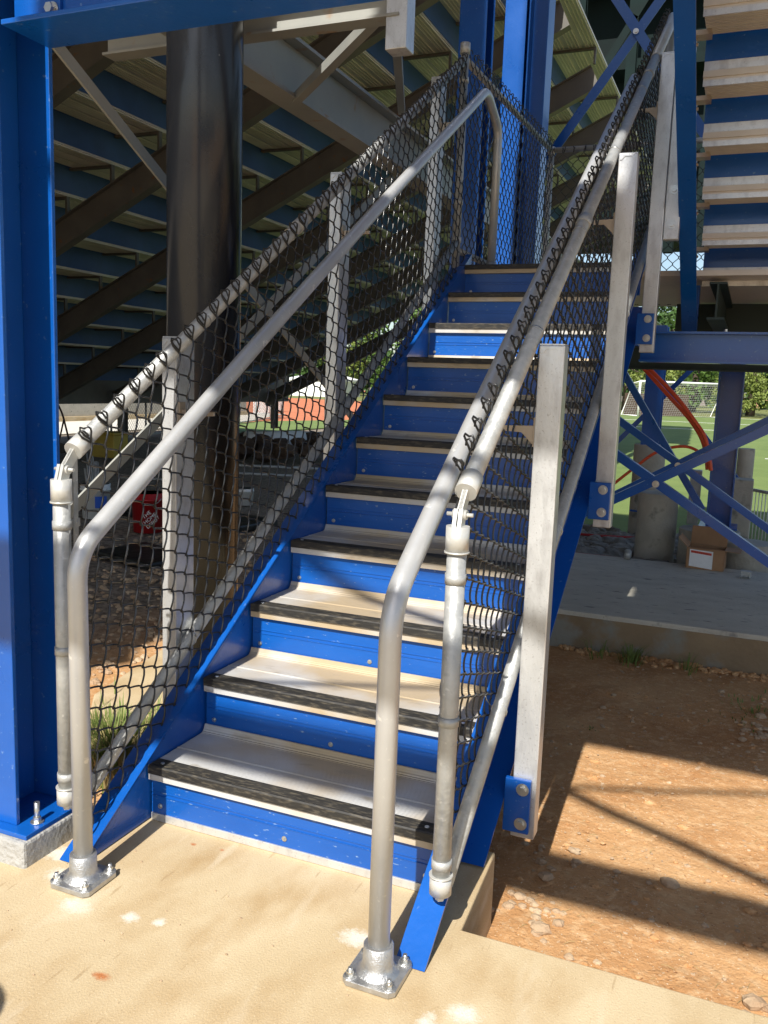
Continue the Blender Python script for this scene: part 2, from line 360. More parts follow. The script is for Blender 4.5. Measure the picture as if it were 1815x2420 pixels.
# stringers: channels with flanges turned outward
def stringer(xw, xo, name):
    ya, yb = -.262, YL + .12
    d = .30
    def zz(y): return zfl(y)
    s = MB(); tw = .008 * (1 if xo > xw else -1)
    # web (clipped at the floor)
    yl = (0.002 + d - .155) / .642
    web = [(-.235, .004), (yl, .004), (yb, zz(yb) - d), (yb, zz(yb) - .009), (-.235, max(.006, zz(-.235) - .009))]
    s.prism(web, 0, xw, xw + tw)
    s.prism([(-.235, .004 + .0), (yb, zz(yb) - .009), (yb, zz(yb)), (-.248, .004)], 0, xw, xo)
    s.prism([(yl, .006), (yb, zz(yb) - d), (yb, zz(yb) - d + .009), (yl - .01, .006)], 0, xw + tw, xo)
    return s
s = stringer(-.006, -.078, 'l')
# triangular closure pieces between stringer and steps are part of the web side
s.build('stringer', 'blue', st)
stringer(W_ + .003, W_ + .075, 'r').build('stringer', 'blue', st)

# ------------------------------------------------------------ handrails
def base_flange(parent, x, y):
    f = MB(); a = .062; c = .012
    poly = [(x - a + c, y - a), (x + a - c, y - a), (x + a, y - a + c), (x + a, y + a - c), (x + a - c, y + a), (x - a + c, y + a), (x - a, y + a - c), (x - a, y - a + c)]
    f.prism(poly, 2, .002, .016)
    f.tube([(x, y, .015), (x, y, .022), (x, y, .03), (x, y, .036), (x, y, .078), (x, y, .080)], .03, 28, True, [.05, .041, .036, .0345, .0335, .031])
    for sx in (-1, 1):
        for sy in (-1, 1): f.cyl((x + sx * .046, y + sy * .046, .015), (x + sx * .046, y + sy * .046, .0185), .0155, 18)
    fo = f.build('base_flange', 'cast', parent, .0025)
    for sx in (-1, 1):
        for sy in (-1, 1):
            b = mb().hexbolt((x + sx * .046, y + sy * .046, .018), (0, 0, 1), .0085, .008, .0125)
            b.cyl((x + sx * .046, y + sy * .046, .02), (x + sx * .046, y + sy * .046, .037), .005, 10).build('anchor_bolt', 'bolt', fo)
RH = .0242
h1 = thing('handrail', 'round grey aluminium handrail on left side of stair with square cast foot', 'handrail', (.046, -.295, 0), 'stair handrails')
ptsL = [(.046, -.295, .07), (.040, -.295, .845), (.040, 2.93, .845 + .635 * 3.225), (.042, 3.165, 2.70), (.042, 3.155, LZ + .06)]
ptsL = [(.046, -.295, .07), (.041, -.295, .862), (.040, .6, 1.448), (.040, 1.5, 2.022), (.040, 2.90, 2.893), (.042, 3.165, 2.76), (.042, 3.155, LZ + .05)]
mb().tube(fillet(ptsL, .075, 8), RH, 28).build('pipe', 'pipe', h1)
base_flange(h1, .046, -.295)
mb().cyl((.042, 3.155, LZ + .0), (.042, 3.155, LZ + .06), .031, 24).build('top_socket', 'cast', h1)
h2 = thing('handrail', 'round grey aluminium handrail on right side of stair, its foot nearest the camera', 'handrail', (.872, -.300, 0), 'stair handrails')
ptsR = [(.872, -.300, .07), (.872, -.300, .845), (.862, .25, 1.205), (.858, .95, 1.662), (.858, 1.75, 2.196), (.858, 2.66, 2.80)]
mb().tube(fillet(ptsR, .085, 8), RH, 28, True).build('pipe', 'pipe', h2)
base_flange(h2, .872, -.300)
cp = mb(); cp.tube([(.858, 2.655, 2.797), (.858, 2.675, 2.810), (.858, 2.685, 2.817)], .02, 20, True, [.0245, .02, .008]); cp.build('end_cap', 'pipe', h2)

# ------------------------------------------------------------ chain-link fabric
def fabric(P, U0, U1, hgt, p=.0375, h=.0445, side=1, wr=.0029, keep=None):
    """P(u, off, w): u along the fence, w square to it. Pickets are flattened spirals that interlock; the ends are knuckled in pairs"""
    m = MB(); n = int((U1 - U0) / p)
    for k in range(n):
        uc = U0 + (k + .5) * p; ph = k % 2; ns_ = 2 * round(hgt / h / 2 + .45)
        w0 = hgt - ns_ * h; pts = []; S = 5; A = p / 2 + .0026; wob = random.uniform(-.0012, .0012)
        for j in range(ns_ + 1):
            d = 1 if (j + ph) % 2 == 0 else -1
            if j == ns_: pts.append((uc - A * d, wob, w0 + j * h)); break
            for q in range(S):
                tt = q / S; yy = (.5 * (-1 + 2 * tt) - .5 * math.cos(PI * tt)) * A * d
                pts.append((uc + yy, side * d * .0056 * math.sin(PI * tt) + wob, w0 + (j + tt) * h))
        dd = 1 if ph == 0 else -1; ue = uc - A * dd; we = w0 + ns_ * h
        if dd < 0:   # this picket carries the twisted loop, its neighbour hooks in below it
            kn = [(.003, .005, .012), (.006, .011, .026), (.006, .014, .036), (.003, .010, .044), (-.001, .000, .040), (-.003, -.009, .044), (-.004, -.013, .035), (-.003, -.008, .020), (.001, -.003, .004)]
        else:
            kn = [(-.003, -.004, .010), (-.005, -.009, .022), (-.004, -.010, .034), (.000, -.004, .041), (.003, .004, .036), (.003, .008, .020)]
        ln = random.uniform(-.25, .25)
        pts += [(ue + a + ln * c, side * b, we + c) for a, b, c in kn]
        d0 = 1 if ph == 0 else -1; ub = uc - A * d0
        pts = [(ub + .018 * d0, side * .002, w0 - .006), (ub + .010 * d0, side * .005, w0 - .012), (ub + .002 * d0, side * .004, w0 - .008)] + pts
        run = []
        for q in pts + [None]:
            v = P(*q) if q else None
            if v is not None and (keep is None or keep(v)): run.append(v)
            else:
                if len(run) > 2: m.tube(run, wr, 5, False)
                run = []
    return m

def pipe_ring(m, p, d, rad, w, n=20):
    p = Vector(p); d = Vector(d).normalized(); m.tube([p - d * w / 2, p + d * w / 2], rad, n); return m

def stair_fence(name, label, px, side, zt_, zb_, ys0, yend, ypost, ydir_x0, xin, post_spec):
    """side = +1 when the stair lies on the +x side of this fence"""
    th = thing(name, label, 'fence', (px, ys0, 0), 'chain-link fences along the stair')
    d = Vector((0, 1, (zt_(1) - zt_(0)))).normalized()
    PR = .0215
    # top rail with collars
    e0 = Vector((px, ypost + .05, zt_(ypost + .05)))
    tr = MB(); tr.tube([e0, (px, yend, zt_(yend))], PR, 24)
    tro = tr.build('top_rail', 'galv', th)
    cl = MB()
    pipe_ring(cl, e0 + d * .02, d, PR + .004, .055); cl.build('rail_cap', 'fit', tro)
    for yy in (ypost + .62, ypost + 1.15, ypost + 1.74, ypost + 2.35, ypost + 2.9):
        if yy < yend - .1: pipe_ring(MB(), (px, yy, zt_(yy)), d, PR + .0015, .006).build('rail_tie', 'bolt', tro)
    for yy in (ypost + 1.22, ypost + 2.55):
        if yy < yend - .1: pipe_ring(MB(), (px, yy, zt_(yy)), d, PR + .003, .05).build('rail_sleeve', 'galv', tro)
    # end post
    zlo = zt_(ypost) - (.905); zhi = zt_(ypost) - .042
    ep = MB(); ep.tube([(px, ypost, zlo), (px, ypost, zhi)], PR, 24); epo = ep.build('end_post', 'galv', th)
    pc = MB(); pc.cyl((px, ypost, zhi - .055), (px, ypost, zhi + .002), PR + .0045, 24); pc.cyl((px, ypost, zhi - .058), (px, ypost, zhi - .054), PR + .0065, 24); pc.build('post_cap', 'fit', epo)
    bc = MB(); bc.cyl((px, ypost, zlo), (px, ypost, zlo + .045), PR + .0045, 24); bc.cyl((px, ypost, zlo + .043), (px, ypost, zlo + .047), PR + .0065, 24); bc.hexbolt((px, ypost, zlo), (0, 0, -1), .011, .014, .014); bc.build('post_foot', 'fit', epo)
    # hinge lug between cap and rail
    lug = MB(); a = Vector((px, ypost, zhi)); b = e0
    for q in (-.006, .006):
        lug.bar(a + Vector((q, 0, -.004)), a + Vector((q, .012, .036)), .009, .028, (0, 1, 0))
        lug.bar(b + Vector((q * .2, .004, .0)), a + Vector((q * .2, .014, .026)), .010, .026, (0, 0, 1))
    lug.cyl(a + Vector((-.016, .012, .026)), a + Vector((.016, .012, .026)), .011, 20)
    lug.cyl(a + Vector((-.03, .012, .026)), a + Vector((.03, .012, .026)), .0045, 12)
    lug.build('hinge_lug', 'fit', epo)
    # tension bands round the post
    for zz in (zlo + .075, zlo + .42, zhi - .115):
        tb = MB(); tb.cyl((px, ypost, zz - .011), (px, ypost, zz + .011), PR + .0022, 24)
        tb.box((px - .003, ypost + .018, zz - .011), (px + .003, ypost + .062, zz + .011)); tb.cyl((px - .008, ypost + .05, zz), (px + .008, ypost + .05, zz), .006, 12)
        tb.build('tension_band', 'galv', th)
    # tension bar
    xb = px + side * .030
    tbz = zt_(ypost + .045)
    mb().bar((px + side * .004, ypost + .045, zfl(ypost + .045) + .12), (px + side * .004, ypost + .045, tbz - .01), .003, .016, (0, 1, 0)).build('tension_bar', 'galv', th)
    # bottom rail
    br = MB(); br.tube([(px, ypost + .03, zb_(ypost + .03)), (px, yend, zb_(yend))], PR - .001, 22); bro = br.build('bottom_rail', 'galv', th)
    for yy in (.32, .95, 1.6, 2.2):
        w = MB(); c0 = Vector((px, yy, zb_(yy))); 
        w.tube([c0 + Vector((math.sin(a) * .0225 * 1, 0, math.cos(a) * .0225)) + Vector((0, .006 * a / 6, 0)) for a in [i * PI / 6 for i in range(13)]], .0016, 6)
        w.tube([c0 + Vector((side * .022, 0, .008)), c0 + Vector((side * .03, -.02, .03)), c0 + Vector((side * .034, -.03, .05))], .0016, 6)
        w.build('tie_wire', 'bolt', bro)
    # posts of folded aluminium bolted to the stringer
    for (y, xa, xb2, zlo2, zhi2, dy) in post_spec:
        po = MB()
        po.box((xa, y, zlo2), (xb2, y + dy, zhi2))
        # raised hat-shaped lip of the end plate
        poo = po.build('post', 'alum', th, .003)
        c = MB(); c.prism([(xa + .004, zhi2 - .004), (xb2 - .004, zhi2 - .004), (xb2 - .004, zhi2 - .022), (xb2 - .012, zhi2 - .022), (xb2 - .022, zhi2 - .010), (xa + .022, zhi2 - .010), (xa + .012, zhi2 - .022), (xa + .004, zhi2 - .022)], 1, y - .0025, y + .001)
        c.box((xa + .001, y + .003, zhi2 + .0005), (xb2 - .001, y + dy - .003, zhi2 + .004))
        c.build('cap', 'alum', poo)
        # cast bracket that carries the handrail
        hz = zt_(y + dy / 2) - .235
        hx = .040 if side > 0 else .858
        b = MB(); xs_ = xb2 if side > 0 else xa
        b.box((xs_, y + .01, hz - .05), (xs_ + side * .006, y + .04, hz + .03))
        b.prism([(xs_ + side * .006, hz - .045), (xs_ + side * .006, hz + .008), (hx - side * .0, hz + .004), (hx - side * .0, hz - .008), (xs_ + side * .04, hz - .012)], 1, y + .018, y + .030)
        b.build('handrail_bracket', 'tan', poo, .001)
    # the mesh, unrolled along the slope
    ang = math.atan((zt_(2) - zt_(0)) / 2); ca, sa = math.cos(ang), math.sin(ang)
    yb0 = ypost + .05; lowz = lambda y: zfl(y) + .022
    hg = (zt_(1.2) + .004 - lowz(1.2)) * ca
    def P(u, off, w): return (xin + off, yb0 + u * ca - w * sa, zt_(yb0) + .004 - hg / ca + u * sa + w * ca)
    fab = fabric(P, 0, (yend - yb0) / ca + hg * sa / ca + .1, hg, side=side, keep=lambda v: ypost + .035 < v[1] < yend + .0 and v[2] > lowz(v[1]) - .028)
    fab.build('chain_link_mesh', 'black', th)
    return th

postsL = [(.27, -.132, -.080, .02, 1.408, .095), (1.37, -.132, -.080, .66, 2.127, .095), (2.49, -.132, -.080, 1.38, 2.845, .095)]
postsR = [(.42, .983, 1.052, .005, 1.412, .055), (1.54, .983, 1.052, .762, 2.172, .055), (2.60, .983, 1.052, 1.492, 2.884, .055)]
fl = stair_fence('chain_link_fence', 'black chain-link fence on left side of stair, beside the tall blue column', LX, 1, zLT, zLB, -.22, YL - .02, -.232, 0, LX + .027, postsL)
fr = stair_fence('chain_link_fence', 'black chain-link fence on right side of stair with wide aluminium posts facing the camera', RX, -1, zRT, zRB, -.13, 3.20, -.135, 0, RX - .029, postsR)
# bolted blue clips at the feet of the right posts (part of that fence)
for (y, xa, xb, z0, z1) in [(.405, .967, 1.040, .028, .19), (1.525, .967, 1.046, .795, .942), (2.585, .967, 1.046, 1.53, 1.68)]:
    c = MB(); c.box((W_ + .076, y - .006, z0), (xb, y + .010, z1))
    co = c.build('clip_plate', 'blue', fr, .003)
    for k in (.028, z1 - z0 - .03):
        mb().hexbolt((1.017, y - .006, z1 - k), (0, -1, 0), .0115, .009, .0185).build('bolt', 'bolt', co)
# second, shorter aluminium section bolted beside the third post
sp = mb().box((1.055, 2.60, 2.03), (1.125, 2.655, 2.78)).build('post_extension', 'alum', fr, .003)
for z in (2.26, 2.10): mb().hexbolt((1.09, 2.60, z), (0, -1, 0), .012, .008, .022).build('bolt', 'bolt', sp)
# pale end cap of the upper right rail
mb().tube([(RX, 2.62, zRT(2.62)), (RX, 3.10, zRT(3.1)), (RX, 3.2, zRT(3.2) + .01), (RX, 3.23, zRT(3.22))], .0245, 22, True, [.0245, .0245, .0245, .014]).build('rail_end_sleeve', 'fit', fr)
mb().cyl((RX, 3.17, LZ), (RX, 3.17, zRT(3.17) - .02), .022, 20).build('upper_post', 'fit', fr)

# ------------------------------------------------------------ landing
ld = thing('stair_landing', 'raised aluminium plank landing at the top of the blue stair, carried on a blue beam', 'landing', (.5, 3.6, LZ))
m_ = MB(); x0 = -.02
for k in range(12):
    yy = YL + .32 + k * .145
    for q in range(3): m_.box((x0, yy + q * .047, LZ - .035), (4.2, yy + q * .047 + .043, LZ - .006))
m_.build('deck_planks', 'plank', ld)
def ibeam(m, a, b, h, w, tf=.012, tw=.009, up=(0, 0, 1)):
    a = Vector(a); b = Vector(b); d = (b - a).normalized(); u = Vector(up); sd = d.cross(u).normalized(); u = sd.cross(d).normalized()
    m.bar(a + u * (h / 2 - tf / 2), b + u * (h / 2 - tf / 2), w, tf, u)
    m.bar(a - u * (h / 2 - tf / 2), b - u * (h / 2 - tf / 2), w, tf, u)
    m.bar(a, b, tw, h - 2 * tf - .0006, u); return m
m_ = MB(); ibeam(m_, (.93, 3.13, 1.545), (4.2, 3.13, 1.545), .165, .11); m_.build('front_beam', 'blue', ld)
m_ = MB(); m_.box((.98, 4.60, 1.63), (4.2, 4.612, 1.915)); m_.build('edge_channel', 'darksteel', ld)
m_ = MB()
for xx in (-.05, 1.3, 2.6): ibeam(m_, (xx, 3.2, 1.80), (xx, 4.72, 1.80), .2, .09)
ibeam(m_, (-.1, 4.75, 1.545), (4.2, 4.75, 1.545), .165, .11)
m_.build('joist', 'darksteel', ld)
for xx in (1.36, 2.2): mb().hexbolt((xx, 3.11, 1.545 + .083), (0, 0, 1), .011, .012, .016).build('bolt', 'bolt', ld)

lf = thing('landing_fence', 'black chain-link guard fence round the back of the upper landing', 'fence', (-.05, 4, LZ))
C1 = (-.06, 2.80); C2 = (0.0, 4.72); C3 = (3.0, 4.72); TZ = 3.03
m_ = MB(); m_.tube([(*C1, TZ), (*C2, TZ)], .02, 20); m_.build('top_rail', 'galv', lf)
m_ = MB(); m_.tube([(*C2, TZ), (*C3, TZ)], .02, 20); m_.build('top_rail', 'galv', lf)
m_ = MB(); m_.tube([(*C1, LZ + .08), (*C2, LZ + .08)], .018, 20); m_.build('bottom_rail', 'galv', lf)
for (x, y, zh) in ((C1[0], C1[1], TZ + .075), (C2[0], C2[1], TZ + .02), (1.6, 4.72, TZ)):
    m_ = MB(); m_.cyl((x, y, LZ - .1), (x, y, zh), .022, 20); po = m_.build('post', 'galv', lf)
    for zz in (LZ + .12, LZ + .32, LZ + .95): mb().cyl((x, y, zz), (x, y, zz + .028), .026, 20).build('collar', 'fit', po)
    mb().cyl((x, y, zh - .05), (x, y, zh + .004), .027, 20).build('post_cap', 'fit', po)
Lc = math.hypot(C2[0] - C1[0], C2[1] - C1[1]); ux, uy = (C2[0] - C1[0]) / Lc, (C2[1] - C1[1]) / Lc
def P1(u, off, z): return (C1[0] + ux * u + .026 + off, C1[1] + uy * u, LZ + .03 + z)
fabric(P1, .03, Lc - .02, TZ - LZ - .02).build('chain_link_mesh', 'black', lf)
def P2(u, off, z): return (C2[0] + u, C2[1] - .026 - off, LZ + .03 + z)
fabric(P2, .02, 2.4, TZ - LZ - .06).build('chain_link_mesh', 'black', lf)

# ------------------------------------------------------------ upper flight (climbs back over the landing, seen from below)
uf = thing('upper_flight', 'upper stair flight overhead, seen from below between blue stringers', 'staircase', (1.9, 3.3, LZ))
XA, XB = 1.12, 2.35; yl = 3.36; n_up = 13
def ufz(y): return 3.80 - .641 * y
m_ = MB()
for (xa, xb) in ((XA, XA + .08), (XB, XB + .08)):
    y1, y2 = 3.36, yl - n_up * t - .2
    m_.prism([(y1, ufz(y1)), (y2, ufz(y2)), (y2, ufz(y2) + .012), (y1, ufz(y1) + .012)], 0, xa, xb)
    m_.prism([(y1, ufz(y1) + .012), (y2, ufz(y2) + .012), (y2, ufz(y2) + .33), (y1, ufz(y1) + .33)], 0, xa + .03, xa + .038)
    m_.box((xa, 3.3605, 1.632), (xb, 3.40, 1.9)); m_.build('stringer', 'blue', uf); m_ = MB()
for j in range(n_up):
    y = yl - j * t; z = LZ + (j + 1) * r
    # tread j at z spans y .. y - t (towards the camera); riser below its far edge
    a = MB()
    for q in range(3):
        ya = y - .012 - q * .095
        a.box((XA + .085, ya - .088, z - .03), (XB - .005, ya, z - .004))
        for w in range(4): a.box((XA + .087, ya - .012 - w * .022, z - .040), (XB - .007, ya - .006 - w * .022, z - .0302))
    a.build('tread', 'plank', uf)
    rz = z - r
    b = MB(); b.box((XA + .085, y + .004, rz + .03), (XB - .005, y + .012, z - .030)); b.build('riser', 'blue', uf)
    b = MB(); b.box((XA + .086, y - .002, rz - .064), (XB - .006, y + .0035, rz - .018)); b.box((XA + .086, y + .0005, rz - .0178), (XB - .006, y + .0035, rz - .010)); b.box((XA + .086, y - .002, rz - .0098), (XB - .006, y + .0035, rz + .036)); b.build('lip', 'alum', uf)
    b = MB(); b.box((XA + .041, y - .09, z - .062), (XA + .11, y - .02, z - .042)); b.box((XA + .041, y - .09, z - .11), (XA + .05, y - .02, z - .063)); b.hexbolt((XA + .05, y - .055, z - .088), (1, 0, 0), .007, .006, .010); b.build('angle_clip', 'tan', uf)

# ------------------------------------------------------------ tall blue column and beam at upper left
cb = thing('steel_column', 'tall blue steel H-column on concrete footing, at the left edge of the photo', 'column', (-.30, -.18, .085))
m_ = MB(); m_.box((-.41, -.275, .085), (-.198, -.262, 3.6)); m_.box((-.41, -.105, .085), (-.195, -.092, 3.6)); m_.box((-.31, -.2615, .085), (-.300, -.1055, 3.6))
m_.build('shaft', 'blue', cb, .002)
mb().box((-.44, -.305, .071), (-.135, -.062, .0845)).build('base_plate', 'blue', cb, .002)
m_ = MB(); m_.hexbolt((-.165, -.235, .085), (0, 0, 1), .011, .012, .018); m_.cyl((-.165, -.235, .09), (-.165, -.235, .142), .0075, 14); m_.build('anchor_bolt', 'bolt', cb)
tag(mb().box((-.55, -.320, -.2), (-.128, -.055, .071)).build('column_footing', 'dirtyconc', bevel=.008), 'square grey concrete footing under the tall blue column', 'footing')
bm = thing('steel_beam', 'blue steel beam crossing the top left corner from the column', 'beam', (1, -.2, 2.2))
m_ = MB(); ibeam(m_, (-.17, -.205, 2.245), (2.7, -.205, 2.245), .31, .155, .012, .01); m_.build('girder', 'blue', bm, .002)
m_ = MB(); m_.box((-.19, -.219, 2.11), (-.05, -.2105, 2.38)); m_.hexbolt((-.075, -.219, 2.133), (0, -1, 0), .012, .012, .015); m_.build('end_plate', 'blue', bm)
mb().hexbolt((-.072, -.2195, 2.135), (0, -1, 0), .012, .014, .017).build('bolt', 'bolt', bm)

# ------------------------------------------------------------ black round column
bc = thing('round_column', 'thick glossy black round steel column behind the left fence', 'column', (-.95, 1.6, GZ))
CX, CY = -.905, 1.62
mb().tube([(CX, CY, GZ - .05), (CX, CY, 6.0)], .172, 64).build('shaft', 'gloss', bc)

# ------------------------------------------------------------ bleacher stand seen from underneath
sb = thing('bleacher_stand', 'raised bleacher stand seen from underneath, rows of planks on dark sloping beams', 'bleachers', (-6, 8, GZ))
B0 = 6.5; SL = .48; TRD = .762; XT = -1.17; NR = 15
YA, YB = -6.5, 22.6
ry = [2.9 + 2.42 * i for i in range(-3, 9)]
for i in range(NR):
    xr = XT - i * TRD                         # top-side (right) edge of row i
    zt = B0 + SL * xr + .40 + .30            # deck height above raker top flange
    a = MB()
    for q in range(3):
        xa = xr - .0 - q * .252
        a.box((xa - .2515, YA, zt - .045), (xa, YB, zt - .012))
        for w in range(4): a.box((xa - .03 - w * .052, YA + .001, zt - .062), (xa - .018 - w * .052, YB - .001, zt - .0452))
    a.build('plank', 'plank', sb)
    # riser panel at the low side of this row (drops to next row)
    b = MB(); b.box((xr - TRD + .012, YA, zt - .395), (xr - TRD + .020, YB, zt - .0455)); b.build('riser_panel', 'blue_dull', sb)
rk = []
for k, y in enumerate(ry):
    a = MB(); xe = XT + .0; xs0 = XT - NR * TRD - .1
    def cz(x): return B0 + SL * x + .2
    ibeam(a, (xs0, y, cz(xs0)), (xe, y, cz(xe)), .36, .15, .014, .01)
    for i in range(NR):
        xr = XT - i * TRD; zt = B0 + SL * xr + .70; ztf = cz(xr) + .21
        a.box((xr - .05, y - .03, B0 + SL * (xr - .02) + .40), (xr - .02, y + .03, zt - .065))
        a.box((xr - TRD + .03, y - .028, zt - .10), (xr - .0505, y + .028, zt - .066))
    a.build('raker', 'raker', sb)
# posts carrying the low and middle of the rakers, longitudinal girder below the top
for k, y in enumerate(ry[4:12]):
    a = MB()
    ibeam(a, (-12.35, y + .001, -.25), (-12.35, y + .001, cz(-12.35) - .17), .2, .16, .012, .01, (0, 1, 0)); a.build('stand_post', 'raker', sb)
a = MB(); ibeam(a, (XT, .5, 3.09), (XT, 30, 3.09), .34, .17, .02, .012); a.build('girder', 'girder', sb)
a = MB(); ibeam(a, (XT - .6, 2.0, 3.0), (-.10, 2.0, 3.0), .12, .10, .012, .009); a.build('cross_beam', 'girder', sb)
a = MB(); a.box((-.166, 1.96, 2.80), (-.062, 2.06, 6)); 
a.build('hanging_post', 'alum', sb, .004)
a = MB(); a.bar((XT + .06, 2.85, 2.93), (-.17, 2.02, 3.02), .05, .05); a.build('knee_brace', 'girder', sb)
a = MB(); a.bar((XT + .1, 4.4, 3.3), (-.17, 2.05, 3.05), .05, .05); a.build('knee_brace', 'girder', sb)
xg = -1.25
a = MB(); a.bar((xg, .6, 2.87), (xg, 4.4, .86), .012, .055, (0, 0, 1)); a.build('diagonal_brace', 'girder', sb)
a = MB(); a.bar((xg + .02, .75, .48), (xg + .02, 4.9, 3.05), .012, .055, (0, 0, 1)); a.build('diagonal_brace', 'girder', sb)
fw = mb().box((-20.4, 12, -.22), (-20, 33, .45)).build('front_wall', 'pier', bevel=.01); tag(fw, 'low grey concrete wall in shade beyond the bright gravel strip in front of the bleachers', 'wall')
tag(mb().box((-20.38, 12, -.6), (-19.9, 33, -.221)).build('block_course', 'tan_block' if 'tan_block' in M else 'slab', bevel=.01), 'tan block course at the foot of the low concrete wall', 'wall')
a = MB(); a.box((-15.3, YA, .95), (-12.7, 22.0, 1.02)); a.build('shade_deck', 'raker', sb)  # added deck that keeps the ground before the stand in shade

a = MB(); a.box((-12.66, 9.4, .58), (-12.60, 23.6, 1.75)); a.build('front_panel', 'raker', sb)
# unseen roof added at right to block the sky; press-box block darkened for shade
ud = thing('sky_blocker', 'unseen dark roof added high above the landing to block sky light', 'deck', (5, 1.5, 6.8))
a = MB(); a.box((1.0, -1.9, 6.78), (9, 4.9, 6.9)); a.build('blocker_sheet', 'darksteel', ud)
for yy in (-1.0, .8, 2.6, 4.4):
    a = MB(); ibeam(a, (1.05, yy, 6.57), (8.9, yy, 6.57), .4, .2, .02, .014); a.build('cross_beam', 'darksteel', ud)
pb = thing('press_box', 'dark green press-box framing coloured near black for shade, rising behind the high blue cross brace', 'building', (-2.5, 24, 5))
mb().box((-5.4, 24.2, 5.6), (-.2, 27, 19)).build('wall', 'pressbox', pb)
for zz in (5.6, 7.6, 9.8, 12.0, 14.2, 16.4):
    a = MB(); a.box((-5.6, 23.2, zz), (0, 24.19, zz + .25)); a.build('floor_beam', 'pressbox', pb)
for xx in (-5.2, -3.6, -2.2, -.9, -.15):
    a = MB(); ibeam(a, (xx, 23.05, 5.0), (xx, 23.05, 19), .28, .25, .03, .02, (0, 1, 0)); a.build('upright', 'pressbox', pb)
for k in range(4):
    a = MB(); a.bar((-5.2 + k * 1.45, 22.9, 6 + 2.4 * k), (-3.6 + k * 1.45, 22.9, 8.6 + 2.4 * k), .03, .2, (0, 0, 1)); a.build('diagonal_brace', 'pressbox', pb)

# ------------------------------------------------------------ blue columns, braces behind the landing
def hcol(name, label, x, y, z0, z1, w=.2, dpt=.2, axis='y', group=None):
    c = thing(name, label, 'column', (x, y, z0), group); a = MB()
    if axis == 'y':
        a.box((x - w / 2, y - dpt / 2, z0), (x + w / 2, y - dpt / 2 + .012, z1)); a.box((x - w / 2, y + dpt / 2 - .012, z0), (x + w / 2, y + dpt / 2, z1)); a.box((x - .005, y - dpt / 2 + .0125, z0), (x + .005, y + dpt / 2 - .0125, z1))
    else:
        a.box((x - w / 2, y - dpt / 2, z0), (x - w / 2 + .012, y + dpt / 2, z1)); a.box((x + w / 2 - .012, y - dpt / 2, z0), (x + w / 2, y + dpt / 2, z1)); a.box((x - w / 2 + .0125, y - .005, z0), (x + w / 2 - .0125, y + .005, z1))
    a.build('shaft', 'blue', c, .002); mb().box((x - w / 2 - .05, y - dpt / 2 - .05, z0 - .014), (x + w / 2 + .05, y + dpt / 2 + .05, z0 - .0005)).build('base_plate', 'blue', c)
    return c
hcol('steel_column', 'blue steel column with broad pale-lit face behind the landing corner', -.74, 5.1, GZ + .2, 6.4, .22, .22, 'y', 'blue columns behind the landing')
hcol('steel_column', 'blue steel column with brightest sunlit flange, seen through the landing mesh', -.375, 5.0, GZ + .2, 6.4, .165, .2, 'y', 'blue columns behind the landing')
hcol('steel_column', 'dark blue steel column just right of the sunlit one', -.205, 5.03, GZ + .2, 6.4, .15, .2, 'x', 'blue columns behind the landing')
hcol('steel_column', 'blue steel column on concrete pier behind the cardboard box', 1.36, 5.6, .25, 1.95, .19, .22, 'x', 'blue columns under the landing')
hcol('steel_column', 'blue steel column standing far back between the piers at right', .62, 7.2, .12, 1.95, .17, .2, 'y', 'blue columns under the landing')
def xbrace(name, label, pts, w=.05, y=None, bolt=None):
    c = thing(name, label, 'brace', pts[0][0]); 
    for k, (p, q) in enumerate(pts):
        a = MB(); d = (Vector(q) - Vector(p)).normalized(); a.bar(p, q, .006, w, (0, 0, 1)); 
        nn = Vector((0, 1, 0)); s2 = d.cross(nn)
        a.bar(Vector(p) + Vector((0, w * .5 + .0035, 0)) + s2 * (w / 2 - .003), Vector(q) + Vector((0, w * .5 + .0035, 0)) + s2 * (w / 2 - .003), w, .006, s2)
        a.build('bar', 'blue', c)
    if bolt: mb().hexbolt(bolt, (0, -1, 0), .014, .01, .022).build('bolt', 'bolt', c)
    return c
xbrace('cross_brace', 'near pair of blue bars crossing in front of the round concrete pier', [((.55, 3.8, 1.02), (2.3, 3.8, -.08)), ((.35, 3.79, .37), (2.35, 3.79, 1.52))], .055, bolt=(1.009, 3.783, .726))
xbrace('cross_brace', 'far pair of dark blue bars crossing behind the near pair under the landing', [((.35, 4.6, 1.28), (2.6, 4.6, -.2)), ((.3, 4.585, .33), (2.5, 4.585, 1.66))], .05, bolt=(1.078, 4.578, .79))
xbrace('cross_brace', 'steep blue bar leaning beside the orange conduit', [((.55, 4.95, 1.52), (1.25, 4.95, .44))], .05)
xbrace('cross_brace', 'distant thin blue cross brace in front of the soccer goal', [((.2, 7.6, .72), (1.15, 7.6, 1.80)), ((.25, 7.61, 1.9), (1.5, 7.61, .4))], .05)
xbrace('cross_brace', 'bright blue cross brace high above the landing', [((-.35, 5.5, 2.97), (1.0, 5.5, 4.85)), ((-.1, 5.485, 4.86), (1.1, 5.485, 3.14))], .075, bolt=(.435, 5.47, 4.072))
xbrace('cross_brace', 'dark blue brace crossing just behind the sunlit column', [((-1.0, 5.6, 2.6), (.1, 5.6, 6.2))], .10)

